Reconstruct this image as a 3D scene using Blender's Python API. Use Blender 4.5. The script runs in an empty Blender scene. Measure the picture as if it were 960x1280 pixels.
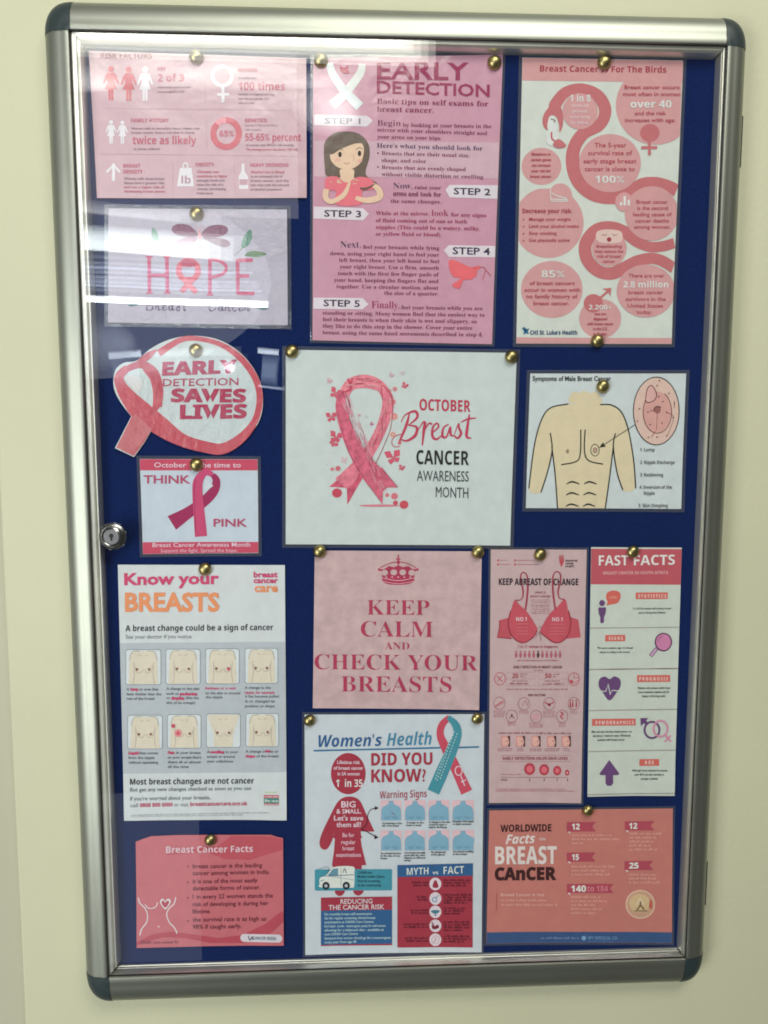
import bpy, bmesh, math, random
import numpy as np
from mathutils import Vector, Matrix
from mathutils.geometry import tessellate_polygon
random.seed(7)
S = bpy.context.scene
COL = S.collection

# ------------------------------------------------------------------ camera
# board coordinates: X right, Y up (0 = middle of the board), Z out of the wall; the middle hangs 1.5 m above the floor
HC = 1.5
def bw(X, Y, Z=0.0):
    return Vector((X, -Z, Y + HC))
RC = np.array([[9.98848378e-01, 1.07702515e-04, 4.79781892e-02],
               [5.21170938e-03, 9.93836579e-01, -1.10732527e-01],
               [-4.76944056e-02, 1.10855054e-01, 9.92691493e-01]])
CAM = np.array([-0.06722903, 0.13455021, 0.9674289])
FOC = 1000.0
cd = bpy.data.cameras.new('camera'); cam = bpy.data.objects.new('camera', cd); COL.objects.link(cam)
ax = [Vector((r[0], -r[2], r[1])) for r in RC]
cam.matrix_world = Matrix(((ax[0].x, ax[1].x, ax[2].x, 0), (ax[0].y, ax[1].y, ax[2].y, 0), (ax[0].z, ax[1].z, ax[2].z, 0), (0, 0, 0, 1)))
cam.location = bw(*CAM)
cd.sensor_fit = 'VERTICAL'; cd.sensor_height = 32.0; cd.lens = FOC / 1280 * 32.0
cd.clip_start = 0.02; cd.clip_end = 60
S.camera = cam
S.view_settings.view_transform = 'Standard'; S.view_settings.look = 'None'
S.view_settings.exposure = 0.33; S.cycles.filter_width = 1.8; S.view_settings.gamma = 1.0; S.view_settings.use_curve_mapping = False

# ------------------------------------------------------------------ light
w = bpy.data.worlds.new('World'); S.world = w; w.use_nodes = True
bg = w.node_tree.nodes['Background']; bg.inputs[0].default_value = (0.93, 1.0, 0.86, 1); bg.inputs[1].default_value = 0.05

def area(name, X, Y, Z, sx, sy, radiance, color, target=None, shape='RECTANGLE', roll=0.0):
    """rectangular lamp; radiance in scene units, faces the board (or the target)"""
    l = bpy.data.lights.new(name, 'AREA'); l.shape = shape; l.size = sx; l.size_y = sy
    l.energy = radiance * math.pi * sx * sy; l.color = color
    o = bpy.data.objects.new(name, l); COL.objects.link(o); o.location = bw(X, Y, Z)
    t = bw(*target) if target else bw(X, Y, 0)
    d = t - o.location
    o.rotation_euler = (Matrix.Rotation(math.radians(-roll), 3, 'Y') @ d.to_track_quat('-Z', 'Y').to_matrix()).to_euler() if roll else d.to_track_quat('-Z', 'Y').to_euler()
    return o
# daylight window to the left of the board, unseen lamps added for haze and glare in the glass, and the ceiling tubes behind the camera
area('window_light', -2.05, -0.45, 2.2, 1.1, 2.0, 6.3, (0.97, 1.0, 0.93), (0, -0.1, 0))
area('ceiling_light', 0.7, 2.55, 2.1, 1.9, 1.0, 9.0, (1.0, 0.99, 0.87), (0.2, 0.0, 0))
area('low_haze_light', -0.95, -1.25, 1.4, 0.86, 0.55, 0.45, (0.85, 0.92, 1.0))  # added unseen lamp: veil of haze at the lower left of the glass
area('upper_haze_light', -1.03, 1.85, 4.1, 1.36, 0.95, 1.1, (0.95, 0.93, 1.0))  # added unseen lamp: its reflection washes out the top left of the glass
area('round_haze_light', -1.75, 1.0, 4.1, 2.45, 1.2, 0.8, (0.9, 0.93, 1.0), shape='ELLIPSE')  # added unseen lamp: ellipse shaped to the curved edge of the haze
def soft_bar(name, X0, X1, Y, h, radiance, color, roll=0.0, n=5, fade=0.25):
    """stacked area lights that reflect as a soft bar: brightest along its middle, dying away at its right-hand end"""
    for k in range(n):
        f = k / n; x1 = X1 - (X1 - X0) * fade * f
        area(name, (X0 + x1) / 2, Y, 4.0 + 0.02 * k, x1 - X0, h * (1 - 0.75 * f), radiance / n, color, roll=roll)
soft_bar('tube_light_near', -1.60, 0.47, 2.48, 0.52, 15.0, (1.0, 1.0, 0.88), 0, 6, 0.12)
def soft_glow(X, Y, sx, sy, radiance, color, n=6):
    """added stack of ellipse lamps: a glare patch that fades towards its rim"""
    for k in range(n):
        f = 1 - k / n
        area('glare_patch_light', X + 0.01 * k, Y + 0.006 * k, 4.0 + 0.03 * k, sx * (f ** 0.8), sy * (f ** 0.8), radiance / n, color, shape='ELLIPSE')  # unseen lamps, stacked and shrinking, added only for their reflection
soft_glow(-0.90, 2.17, 1.5, 0.22, 2.6, (1.0, 0.95, 0.90))
soft_glow(-1.56, 2.11, 0.50, 0.16, 3.6, (1.0, 0.97, 0.92))
soft_glow(-0.17, 1.99, 0.40, 0.34, 5.0, (1.0, 0.98, 0.96), 8)
soft_glow(-0.28, 2.14, 0.60, 0.14, 3.0, (1.0, 0.98, 0.96))
soft_glow(-1.52, 0.60, 0.40, 0.30, 1.4, (0.8, 0.88, 1.0))
soft_bar('tube_light_middle', -1.62, -0.66, 1.195, 0.15, 13.0, (0.90, 0.98, 0.98), -3.0, 7, 0.55)
soft_bar('tube_light_middle', -1.62, -0.80, 1.37, 0.07, 3.0, (0.95, 0.95, 0.95), -5.0, 4, 0.6)
for k_, (y_, x_, r_, h_) in enumerate(((1.105, -0.70, 0.8, .016), (1.07, -0.66, 1.8, .010), (1.045, -0.62, 3.0, .014), (1.02, -0.64, 1.2, .022), (0.99, -0.60, 2.2, .012), (0.965, -0.58, 1.4, .030), (0.94, -0.57, 3.4, .010), (0.915, -0.56, 0.9, .016))):
    soft_bar('streak_light', -1.62, x_, y_, h_, r_ * 2.2, (0.66, 0.77, 1.0), -1.6, 3, 0.35)  # thin lamps added to draw pale streaks across the glass
soft_bar('tube_light_far', -1.61, -0.53, 0.860, 0.042, 26.0, (0.94, 0.98, 1.0), -1.2, 4, 0.02)
soft_bar('tube_light_end', -1.50, -1.30, 0.545, 0.05, 9.0, (0.8, 0.9, 1.0), 4, 4, 0.1)
soft_bar('tube_light_end', -1.48, -1.31, 0.45, 0.20, 1.4, (0.6, 0.75, 1.0), 6, 5, 0.2)
soft_bar('tube_light_end', -0.60, -0.47, 0.57, 0.04, 9.0, (0.8, 0.9, 1.0), -5, 4, 0.1)
soft_bar('tube_light_end', -0.58, -0.475, 0.46, 0.20, 2.8, (0.6, 0.75, 1.0), -6, 5, 0.3)
soft_bar('tube_light_end', -0.60, -0.44, 0.355, 0.02, 5.0, (0.7, 0.8, 1.0), -6, 3, 0.3)
soft_bar('tube_light_end', -1.26, -0.70, 0.56, 0.06, 2.8, (0.85, 0.9, 1.0), 2, 5, 0.4)
soft_bar('tube_light_end', -1.30, -0.66, 0.47, 0.20, 1.0, (0.75, 0.82, 1.0), -2, 5, 0.3)
for k_ in range(5): area('tube_light_end', -0.785, 0.477, 4.0 + .02 * k_, 0.13 * (1 - .17 * k_), 0.12 * (1 - .17 * k_), 7.0, (0.95, 0.9, 1.0), shape='ELLIPSE')

# ------------------------------------------------------------------ materials
def lin(c):
    return [(v / 255 / 12.92) if v / 255 <= 0.04045 else ((v / 255 + 0.055) / 1.055) ** 2.4 for v in c]
MC = {}
def nmat(name):
    m = bpy.data.materials.new(name); m.use_nodes = True
    return m, m.node_tree.nodes, m.node_tree.links, m.node_tree.nodes['Principled BSDF']
def noise(nt, ln, scale, detail=3.0, rough=0.6, vec=None):
    n = nt.new('ShaderNodeTexNoise'); n.inputs['Scale'].default_value = scale; n.inputs['Detail'].default_value = detail
    n.inputs['Roughness'].default_value = rough
    if vec is not None: ln.new(vec, n.inputs['Vector'])
    return n
def ink(rgb, gloss='film', gain=1.5, mottle=None):
    """printed colour: rgb as it reads in the photograph, under a laminate film or on bare paper"""
    key = (tuple(rgb), gloss, gain, mottle)
    if key in MC: return MC[key]
    # the photograph's colours carry the cream light of the room: take it out again
    L = lin(rgb); lum = 0.25 * L[0] + 0.65 * L[1] + 0.1 * L[2]; k_ = 0.08 + 0.10 * (1 - min(L) / max(max(L), 1e-4)); L = [v * (1 - k_) + lum * k_ for v in L]
    base = [min(0.82, v * gain * 0.83 * k) for v, k in zip(L, (1.0, 0.965, 1.09))]
    m, nt, ln, b = nmat('print_%s' % gloss)
    tc = nt.new('ShaderNodeTexCoord')
    ms = {'film': 0.05, 'paper': 0.05, 'crinkle': 0.05}[gloss] if mottle is None else mottle
    n = noise(nt, ln, 55 if ms < 0.2 else 130, 4, 0.65, tc.outputs['Object'])
    r = nt.new('ShaderNodeMapRange'); ln.new(n.outputs['Fac'], r.inputs['Value'])
    r.inputs['From Min'].default_value = 0.3; r.inputs['From Max'].default_value = 0.7
    r.inputs['To Min'].default_value = 1 - ms; r.inputs['To Max'].default_value = 1 + ms
    mx = nt.new('ShaderNodeVectorMath'); mx.operation = 'SCALE'; mx.inputs[0].default_value = base
    ln.new(r.outputs['Result'], mx.inputs['Scale']); ln.new(mx.outputs['Vector'], b.inputs['Base Color'])
    if gloss == 'film':
        b.inputs['Roughness'].default_value = 0.16; b.inputs['IOR'].default_value = 1.49
        n2 = noise(nt, ln, 22, 3, 0.55, tc.outputs['Object'])
        bp = nt.new('ShaderNodeBump'); bp.inputs['Strength'].default_value = 0.25; bp.inputs['Distance'].default_value = 0.004
    elif gloss == 'crinkle':                                       # a badly sealed pouch: fine bubbles and wrinkles in the film
        b.inputs['Roughness'].default_value = 0.13; b.inputs['IOR'].default_value = 1.55
        n2 = noise(nt, ln, 75, 5, 0.7, tc.outputs['Object'])
        bp = nt.new('ShaderNodeBump'); bp.inputs['Strength'].default_value = 0.55; bp.inputs['Distance'].default_value = 0.0035
    else:
        b.inputs['Roughness'].default_value = 0.6; b.inputs['IOR'].default_value = 1.4
        n2 = noise(nt, ln, 900, 3, 0.7, tc.outputs['Object'])
        bp = nt.new('ShaderNodeBump'); bp.inputs['Strength'].default_value = 0.15; bp.inputs['Distance'].default_value = 0.0003
    ln.new(n2.outputs['Fac'], bp.inputs['Height']); ln.new(bp.outputs['Normal'], b.inputs['Normal'])
    MC[key] = m
    return m

def m_simple(name, col, rough=0.5, metal=0.0, bump=0.0, bscale=100, var=0.0, vscale=20, ior=1.45, bdist=0.001, stretch=None):
    m, nt, ln, b = nmat(name)
    tc = nt.new('ShaderNodeTexCoord'); vec = tc.outputs['Object']
    if stretch:
        mp = nt.new('ShaderNodeMapping'); mp.inputs['Scale'].default_value = stretch; ln.new(vec, mp.inputs['Vector']); vec = mp.outputs['Vector']
    b.inputs['Base Color'].default_value = (*col, 1); b.inputs['Roughness'].default_value = rough
    b.inputs['Metallic'].default_value = metal; b.inputs['IOR'].default_value = ior
    if var:
        n = noise(nt, ln, vscale, 5, 0.6, vec)
        r = nt.new('ShaderNodeMapRange'); ln.new(n.outputs['Fac'], r.inputs['Value'])
        r.inputs['From Min'].default_value = 0.3; r.inputs['From Max'].default_value = 0.7
        r.inputs['To Min'].default_value = 1 - var; r.inputs['To Max'].default_value = 1 + var
        mx = nt.new('ShaderNodeVectorMath'); mx.operation = 'SCALE'; mx.inputs[0].default_value = col
        ln.new(r.outputs['Result'], mx.inputs['Scale']); ln.new(mx.outputs['Vector'], b.inputs['Base Color'])
    if bump:
        n = noise(nt, ln, bscale, 4, 0.6, vec)
        bp = nt.new('ShaderNodeBump'); bp.inputs['Strength'].default_value = bump; bp.inputs['Distance'].default_value = bdist
        ln.new(n.outputs['Fac'], bp.inputs['Height']); ln.new(bp.outputs['Normal'], b.inputs['Normal'])
    return m
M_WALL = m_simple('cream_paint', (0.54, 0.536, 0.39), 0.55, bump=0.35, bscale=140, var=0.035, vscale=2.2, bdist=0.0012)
M_ALU = m_simple('satin_aluminium', (0.33, 0.342, 0.305), 0.44, 0.9, bump=0.05, bscale=60, var=0.05, vscale=9, bdist=0.0005)
M_RAIL = m_simple('bright_aluminium', (0.68, 0.67, 0.63), 0.36, 0.75, bump=0.06, bscale=40, var=0.10, vscale=14, bdist=0.0005)
M_CAP = m_simple('slate_plastic', (0.028, 0.042, 0.046), 0.42, bump=0.2, bscale=700, bdist=0.0002, var=0.05)
M_BLACK = m_simple('black_gap', (0.008, 0.008, 0.008), 0.6)
M_FELT = m_simple('blue_felt', (0.003, 0.0145, 0.095), 0.95, bump=0.8, bscale=900, var=0.22, vscale=260, bdist=0.0008, ior=1.2)
M_BRASS = m_simple('brass', (0.42, 0.35, 0.16), 0.34, 1.0, var=0.18, vscale=300, bump=0.2, bscale=250, bdist=0.0005)
M_CHROME = m_simple('chrome', (0.36, 0.36, 0.36), 0.26, 1.0, var=0.1, vscale=200, bump=0.1, bscale=300, bdist=0.0003)
M_STEEL = m_simple('dull_steel', (0.24, 0.24, 0.26), 0.30, 1.0, var=0.15, vscale=300)

def glassy(name, ior, tint, rough, bump, bscale, extra=0.0, bdist=0.001, haze=None):
    m = bpy.data.materials.new(name); m.use_nodes = True; nt = m.node_tree.nodes; ln = m.node_tree.links
    nt.remove(nt['Principled BSDF']); out = nt['Material Output']
    tr = nt.new('ShaderNodeBsdfTransparent'); tr.inputs[0].default_value = (*tint, 1)
    gl = nt.new('ShaderNodeBsdfGlossy'); gl.inputs['Roughness'].default_value = rough
    fr = nt.new('ShaderNodeFresnel'); fr.inputs['IOR'].default_value = ior
    geo = nt.new('ShaderNodeNewGeometry'); mi = nt.new('ShaderNodeMath'); mi.operation = 'MULTIPLY_ADD'      # same reflectance from either side of the thin pane
    ln.new(geo.outputs['Backfacing'], mi.inputs[0]); mi.inputs[1].default_value = 1 / ior - ior; mi.inputs[2].default_value = ior; ln.new(mi.outputs[0], fr.inputs['IOR'])
    mx = nt.new('ShaderNodeMixShader'); ln.new(fr.outputs[0], mx.inputs[0]); ln.new(tr.outputs[0], mx.inputs[1]); ln.new(gl.outputs[0], mx.inputs[2])
    tc = nt.new('ShaderNodeTexCoord')
    n = noise(nt, ln, bscale, 2, 0.5, tc.outputs['Object'])
    bp = nt.new('ShaderNodeBump'); bp.inputs['Strength'].default_value = bump; bp.inputs['Distance'].default_value = bdist
    ln.new(n.outputs['Fac'], bp.inputs['Height']); ln.new(bp.outputs['Normal'], gl.inputs['Normal'])
    last = mx
    if haze:
        df = nt.new('ShaderNodeBsdfDiffuse'); df.inputs[0].default_value = (*haze, 1)
        m2 = nt.new('ShaderNodeMixShader'); m2.inputs[0].default_value = extra
        ln.new(mx.outputs[0], m2.inputs[1]); ln.new(df.outputs[0], m2.inputs[2]); last = m2
    ln.new(last.outputs[0], out.inputs['Surface'])
    return m
M_GLASS = glassy('clear_glass', 1.5, (0.985, 0.99, 0.98), 0.006, 0.05, 5.0, bdist=0.002)
M_POUCH = glassy('clear_laminate', 1.49, (0.9, 0.9, 0.92), 0.12, 0.4, 60, 0.06, haze=(0.5, 0.52, 0.6))

# ------------------------------------------------------------------ helpers
def obj(name, me, mats=None, parent=None, loc=None):
    if mats:
        for m in mats: me.materials.append(m)
    o = bpy.data.objects.new(name, me); COL.objects.link(o)
    if loc is not None: o.location = loc
    if parent is not None: o.parent = parent
    return o
def empty(name, loc, label, cat, group=None):
    o = bpy.data.objects.new(name, None); COL.objects.link(o); o.location = loc; o.empty_display_size = 0.02
    o['label'] = label; o['category'] = cat
    if group: o['group'] = group
    return o
def bm_mesh(name, bm, smooth=False):
    me = bpy.data.meshes.new(name); bmesh.ops.recalc_face_normals(bm, faces=bm.faces); bm.to_mesh(me); bm.free()
    if smooth:
        for p in me.polygons: p.use_smooth = True
    return me
def box_bm(bm, a, b):
    (x0, y0, z0), (x1, y1, z1) = a, b
    v = [bm.verts.new(p) for p in ((x0, y0, z0), (x1, y0, z0), (x1, y1, z0), (x0, y1, z0), (x0, y0, z1), (x1, y0, z1), (x1, y1, z1), (x0, y1, z1))]
    for f in ((0, 3, 2, 1), (4, 5, 6, 7), (0, 1, 5, 4), (1, 2, 6, 5), (2, 3, 7, 6), (3, 0, 4, 7)): bm.faces.new([v[i] for i in f])
def box(name, a, b, mat, parent=None, bevel=0.0):
    """a, b in board coordinates"""
    bm = bmesh.new(); A = bw(*a); B = bw(*b)
    off = parent.location if parent is not None else Vector((0, 0, 0))
    box_bm(bm, A - off, B - off)
    if bevel: bmesh.ops.bevel(bm, geom=bm.edges[:], offset=bevel, segments=2, affect='EDGES')
    return obj(name, bm_mesh(name, bm), [mat], parent)
def lathe_bm(bm, prof, n=28, c=(0, 0, 0), sx=1, sz=1):
    """profile (radius, out) spun round the axis that points out of the wall (-Y)"""
    rings = []
    for r, h in prof:
        if r < 1e-7: rings.append([bm.verts.new((c[0], c[1] - h, c[2]))])
        else: rings.append([bm.verts.new((c[0] + r * sx * math.cos(t * 2 * math.pi / n), c[1] - h, c[2] + r * sz * math.sin(t * 2 * math.pi / n))) for t in range(n)])
    for a, b in zip(rings, rings[1:]):
        for i in range(n):
            j = (i + 1) % n
            if len(a) == 1 and len(b) == 1: continue
            if len(a) == 1: bm.faces.new((a[0], b[i], b[j]))
            elif len(b) == 1: bm.faces.new((a[i], a[j], b[0]))
            else: bm.faces.new((a[i], a[j], b[j], b[i]))

# point of the photograph's measuring grid -> point on a plane parallel to the wall, Z metres out
def U(p, z=0.0):
    p = np.asarray(p, float).reshape(-1, 2)
    d = np.stack([(p[:, 0] - 480) / FOC, -(p[:, 1] - 640) / FOC, -np.ones(len(p))], 1) @ RC
    k = (z - CAM[2]) / d[:, 2]
    return (CAM[None, :] + k[:, None] * d)[:, :2]

# ------------------------------------------------------------------ the wall
def wall():
    def grid(name, x0, x1, y0, y1, z, label=None):
        bm = bmesh.new(); n = 2
        vs = [bm.verts.new(bw(x, y, z)) for x, y in ((x0, y0), (x1, y0), (x1, y1), (x0, y1))]
        bm.faces.new(vs)
        return bm
    ZW = -0.012
    xa = U((1, 660), ZW)[0]; xb = U((30, 1262), ZW)[0]
    k = (xb[0] - xa[0]) / (xb[1] - xa[1])
    e = lambda y: xa[0] + (y - xa[1]) * k
    bm = bmesh.new()
    # main wall face, with its rounded left edge and the shallow return behind it
    prof = [(0.0, 0.004), (0.0012, 0.0012), (0.004, 0.0)]
    cols = []
    for y in (-1.5, 1.6):
        row = [bm.verts.new(bw(e(y), y, ZW - 0.03))] + [bm.verts.new(bw(e(y) + dx, y, ZW - dz)) for dx, dz in prof] + [bm.verts.new(bw(2.2, y, ZW))]
        cols.append(row)
    for i in range(len(cols[0]) - 1): bm.faces.new((cols[0][i], cols[0][i + 1], cols[1][i + 1], cols[1][i]))
    o = obj('wall', bm_mesh('wall', bm), [M_WALL]); o['kind'] = 'structure'
    o['label'] = 'cream painted wall carrying the notice board'
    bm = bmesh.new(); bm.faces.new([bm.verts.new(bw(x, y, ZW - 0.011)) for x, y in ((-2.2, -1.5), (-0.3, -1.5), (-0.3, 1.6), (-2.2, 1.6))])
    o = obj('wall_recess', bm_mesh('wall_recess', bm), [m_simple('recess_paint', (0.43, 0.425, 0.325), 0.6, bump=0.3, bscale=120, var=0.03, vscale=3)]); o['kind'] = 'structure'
wall()

# ------------------------------------------------------------------ the board
board = empty('notice_board', bw(0, -0.6, 0), 'tall glazed notice board with aluminium frame and slate corner caps on the cream wall', 'notice board')
OUT = dict(l=-0.4, r=0.4, t=0.6, b=-0.6)
LIP = dict(l=-0.3685, r=0.3715, t=0.5640, b=-0.5570)          # inner edge of the outer frame, at its front
INN = dict(l=-0.3570, r=0.3665, t=0.5560, b=-0.5535)          # edge of the blue felt
ZF = 0.020
CAPL = 0.036
def side_map(side):
    """returns f(d, z, s): d = distance in from the outer edge, s = position along the side"""
    if side == 'l': return lambda d, z, s: bw(OUT['l'] + d, s, z)
    if side == 'r': return lambda d, z, s: bw(OUT['r'] - d, s, z)
    if side == 't': return lambda d, z, s: bw(s, OUT['t'] - d, z)
    return lambda d, z, s: bw(s, OUT['b'] + d, z)
def face_profile(wd):
    """rounded outer face, from the wall round to the front lip and a little way in"""
    p = [(0.0015, -0.012), (0.0003, -0.004)]
    for i in range(0, 13):
        a = i / 12 * math.pi / 2
        p.append((0.0 + (wd * 0.72) * (1 - math.cos(a)), 0.0 + (ZF - 0.0012) * math.sin(a)))
    p += [(wd * 0.80, ZF - 0.0004), (wd - 0.0022, ZF + 0.0002), (wd - 0.0008, ZF - 0.0002), (wd, ZF - 0.0014), (wd, 0.004)]
    return p
def extrude(name, side, prof, s0, s1, mat, parent, n=24, smooth=True, mitre=None):
    f = side_map(side); bm = bmesh.new(); rows = []
    for k in range(n + 1):
        t = k / n; row = []
        for d, z in prof:
            a, b = s0, s1
            if mitre: a, b = mitre(d)
            row.append(bm.verts.new(f(d, z, a + (b - a) * t) - parent.location))
        rows.append(row)
    for a, b in zip(rows, rows[1:]):
        for i in range(len(prof) - 1): bm.faces.new((a[i], a[i + 1], b[i + 1], b[i]))
    me = bm_mesh(name, bm, smooth)
    o = obj(name, me, [mat], parent)
    return o
WD = dict(l=LIP['l'] - OUT['l'], r=OUT['r'] - LIP['r'], t=OUT['t'] - LIP['t'], b=LIP['b'] - OUT['b'])
def smooth_angle(o, ang=40):
    me = o.data; bm = bmesh.new(); bm.from_mesh(me)
    for e in bm.edges:
        if len(e.link_faces) == 2 and e.calc_face_angle(0) > math.radians(ang): e.smooth = False
    bm.to_mesh(me); bm.free()
cl = CAPL
for side, s0, s1 in (('l', OUT['b'] + 0.043, OUT['t'] - 0.037), ('r', OUT['b'] + 0.043, OUT['t'] - 0.037),
                     ('t', OUT['l'] + 0.033, OUT['r'] - 0.030), ('b', OUT['l'] + 0.033, OUT['r'] - 0.030)):
    o = extrude('frame_rail', side, face_profile(WD[side]), s0, s1, M_ALU, board); smooth_angle(o)
# corner caps: the rounded face swept round a quarter turn
def cap(sx, sy):
    wx = WD['l' if sx < 0 else 'r']; wy = WD['t' if sy > 0 else 'b']
    lx = 0.033 if sx < 0 else 0.030; ly = 0.037 if sy > 0 else 0.043
    cx = (OUT['l'] + lx) if sx < 0 else (OUT['r'] - lx); cy = (OUT['t'] - ly) if sy > 0 else (OUT['b'] + ly)
    bm = bmesh.new(); rows = []
    n = 16
    for k in range(n + 1):
        a = k / n * math.pi / 2; row = []
        pa, pb = face_profile(lx), face_profile(ly)
        ca, sa = math.cos(a), math.sin(a)
        q = 2.35                                                    # a slightly squared corner, as moulded
        nrm = (abs(ca) ** q + abs(sa) ** q) ** (-1 / q)
        for (d1, z), (d2, _) in zip(pa, pb):
            x = (lx - d1) * ca * nrm; y = (ly - d2) * sa * nrm
            row.append(bm.verts.new(bw(cx + sx * x * 1.006, cy + sy * y * 1.006, z + 0.0006) - board.location))
        rows.append(row)
    for a, b in zip(rows, rows[1:]):
        for i in range(len(rows[0]) - 2): bm.faces.new((a[i], a[i + 1], b[i + 1], b[i]))
    bmesh.ops.remove_doubles(bm, verts=bm.verts, dist=1e-6)
    # front centre patch
    o = obj('corner_cap', bm_mesh('corner_cap', bm, True), [M_CAP], board); smooth_angle(o)
for sx, sy in ((-1, 1), (1, 1), (1, -1), (-1, -1)): cap(sx, sy)
# inner door rails: stepped section between lip and felt
def rail_profile(side):
    w0 = WD[side] - 0.0004; w1 = abs(INN[side] - OUT[side]); g = max(w1 - w0, 0.003)
    zf = 0.0158
    if side in 'lr':
        return [(w0 - 0.003, zf), (w0 + 0.0006, zf), (w0 + 0.0011, zf - 0.0010), (w0 + 0.0017, zf - 0.0010), (w0 + 0.0022, zf - 0.0002), (w0 + g * 0.52, zf - 0.0004),
                (w0 + g * 0.60, zf - 0.0030), (w0 + g * 0.68, zf - 0.0034), (w0 + g * 0.74, zf - 0.0024), (w0 + g * 0.84, zf - 0.0024), (w0 + g * 0.92, zf - 0.0050), (w0 + g, 0.0030), (w0 + g, -0.001)]
    if side == 't':
        return [(w0 - 0.003, zf), (w0 + 0.0006, zf), (w0 + 0.0012, zf - 0.0006), (w0 + g * 0.55, zf - 0.0010), (w0 + g * 0.8, zf - 0.0030), (w0 + g * 0.94, zf - 0.0070), (w0 + g, 0.0040), (w0 + g, -0.001)]
    return [(w0 - 0.003, zf), (w0 + 0.0004, zf), (w0 + 0.0008, zf - 0.0008), (w0 + g * 0.50, zf - 0.0100), (w0 + g * 0.62, zf - 0.0104), (w0 + g * 0.74, zf - 0.0124), (w0 + g, zf - 0.0130), (w0 + g, -0.001)]
for side in 'lrtb':
    prof = rail_profile(side)
    lo = ('b', 't') if side in 'lr' else ('l', 'r')
    def mit(d, lo=lo, side=side):
        f = d - WD[side]
        return (LIP[lo[0]] + f, LIP[lo[1]] - f)
    o = extrude('door_rail', side, prof, 0, 0, M_RAIL, board, mitre=mit); smooth_angle(o, 25)
# black rubber gasket between frame and door
def ring(name, x0, x1, y0, y1, t, z0, z1, mat):
    bm = bmesh.new(); L = board.location
    for a, b in (((x0, y0, z0), (x0 + t, y1, z1)), ((x1 - t, y0, z0), (x1, y1, z1)), ((x0 + t, y1 - t, z0), (x1 - t, y1, z1)), ((x0 + t, y0, z0), (x1 - t, y0 + t, z1))):
        box_bm(bm, bw(*a) - L, bw(*b) - L)
    return obj(name, bm_mesh(name, bm), [mat], board)
ring('gasket', LIP['l'] + 0.0002, LIP['r'] - 0.0002, LIP['b'] + 0.0002, LIP['t'] - 0.0002, 0.0007, 0.0160, 0.0178, M_BLACK)
# felt panel
bm = bmesh.new(); box_bm(bm, bw(OUT['l'] + 0.03, OUT['b'] + 0.03, -0.006) - board.location, bw(OUT['r'] - 0.028, OUT['t'] - 0.03, 0.0) - board.location)
obj('felt_panel', bm_mesh('felt_panel', bm), [M_FELT], board)
# glass pane, very slightly bowed
bm = bmesh.new(); nx, ny = 40, 56; g = []
for j in range(ny + 1):
    row = []
    for i in range(nx + 1):
        u, v = i / nx, j / ny
        X = LIP['l'] + 0.0016 + (LIP['r'] - LIP['l'] - 0.0032) * u; Y = LIP['b'] + 0.0016 + (LIP['t'] - LIP['b'] - 0.0032) * v
        z = 0.0176
        z += 0.00012 * math.sin(3.1 * u + 1) * math.sin(5 * v) + 0.0004 * math.sin(math.pi * u) * math.sin(math.pi * v)
        row.append(bm.verts.new(bw(X, Y, z) - board.location))
    g.append(row)
for j in range(ny):
    for i in range(nx): bm.faces.new((g[j][i], g[j][i + 1], g[j + 1][i + 1], g[j + 1][i]))
gp = obj('glass_pane', bm_mesh('glass_pane', bm, True), [M_GLASS], board)
sm = gp.modifiers.new('thickness', 'SOLIDIFY'); sm.thickness = 0.0015; sm.offset = -1; sm.use_rim = False
# lock
lx, ly = U((140.5, 670.5), 0.020)[0]
L0 = bw(lx, ly, 0.0178) - board.location
bm = bmesh.new(); lathe_bm(bm, [(0.0158, 0), (0.0160, 0.0012), (0.0150, 0.0026), (0.0128, 0.0034), (0.0122, 0.0030), (0.0118, 0.0040), (0.0116, 0.0062), (0.0104, 0.0070), (0.0098, 0.0066), (0.0098, 0.004)], 40, L0)
lk = obj('lock', bm_mesh('lock', bm, True), [M_CHROME], board); smooth_angle(lk, 35)
bm = bmesh.new(); lathe_bm(bm, [(0.0096, 0.0030), (0.0096, 0.0062), (0.0088, 0.0068), (0.0, 0.0068)], 32, L0)
kc = obj('key_cylinder', bm_mesh('key_cylinder', bm, True), [M_STEEL], lk); smooth_angle(kc, 30)
bm = bmesh.new(); pts = []
kp = [(-0.0010, -0.0045), (0.0010, -0.0045), (0.0012, -0.0010), (0.0028, 0.0006), (0.0022, 0.0030), (0, 0.0042), (-0.0022, 0.0030), (-0.0028, 0.0006), (-0.0012, -0.0010)]
vb = [bm.verts.new(L0 + Vector((x, -0.0066, z))) for x, z in kp]; vt = [bm.verts.new(L0 + Vector((x, -0.0071, z))) for x, z in kp]
bm.faces.new(vt)
for i in range(len(kp)): bm.faces.new((vb[i], vb[(i + 1) % len(kp)], vt[(i + 1) % len(kp)], vt[i]))
obj('keyhole', bm_mesh('keyhole', bm), [M_BLACK], lk)
# hex back-nut ears just visible behind the lock rim
bm = bmesh.new(); hx = [(0.0182 * math.cos(math.radians(18 + 60 * k)), 0.0182 * math.sin(math.radians(18 + 60 * k))) for k in range(6)]
va = [bm.verts.new(L0 + Vector((x * 0.93, 0.0, z * 0.93))) for x, z in hx]; vb = [bm.verts.new(L0 + Vector((x * 0.93, -0.0014, z * 0.93))) for x, z in hx]
bm.faces.new(vb)
for i in range(6): bm.faces.new((va[i], va[(i + 1) % 6], vb[(i + 1) % 6], vb[i]))
obj('lock_washer', bm_mesh('lock_washer', bm), [M_STEEL], lk)
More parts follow.
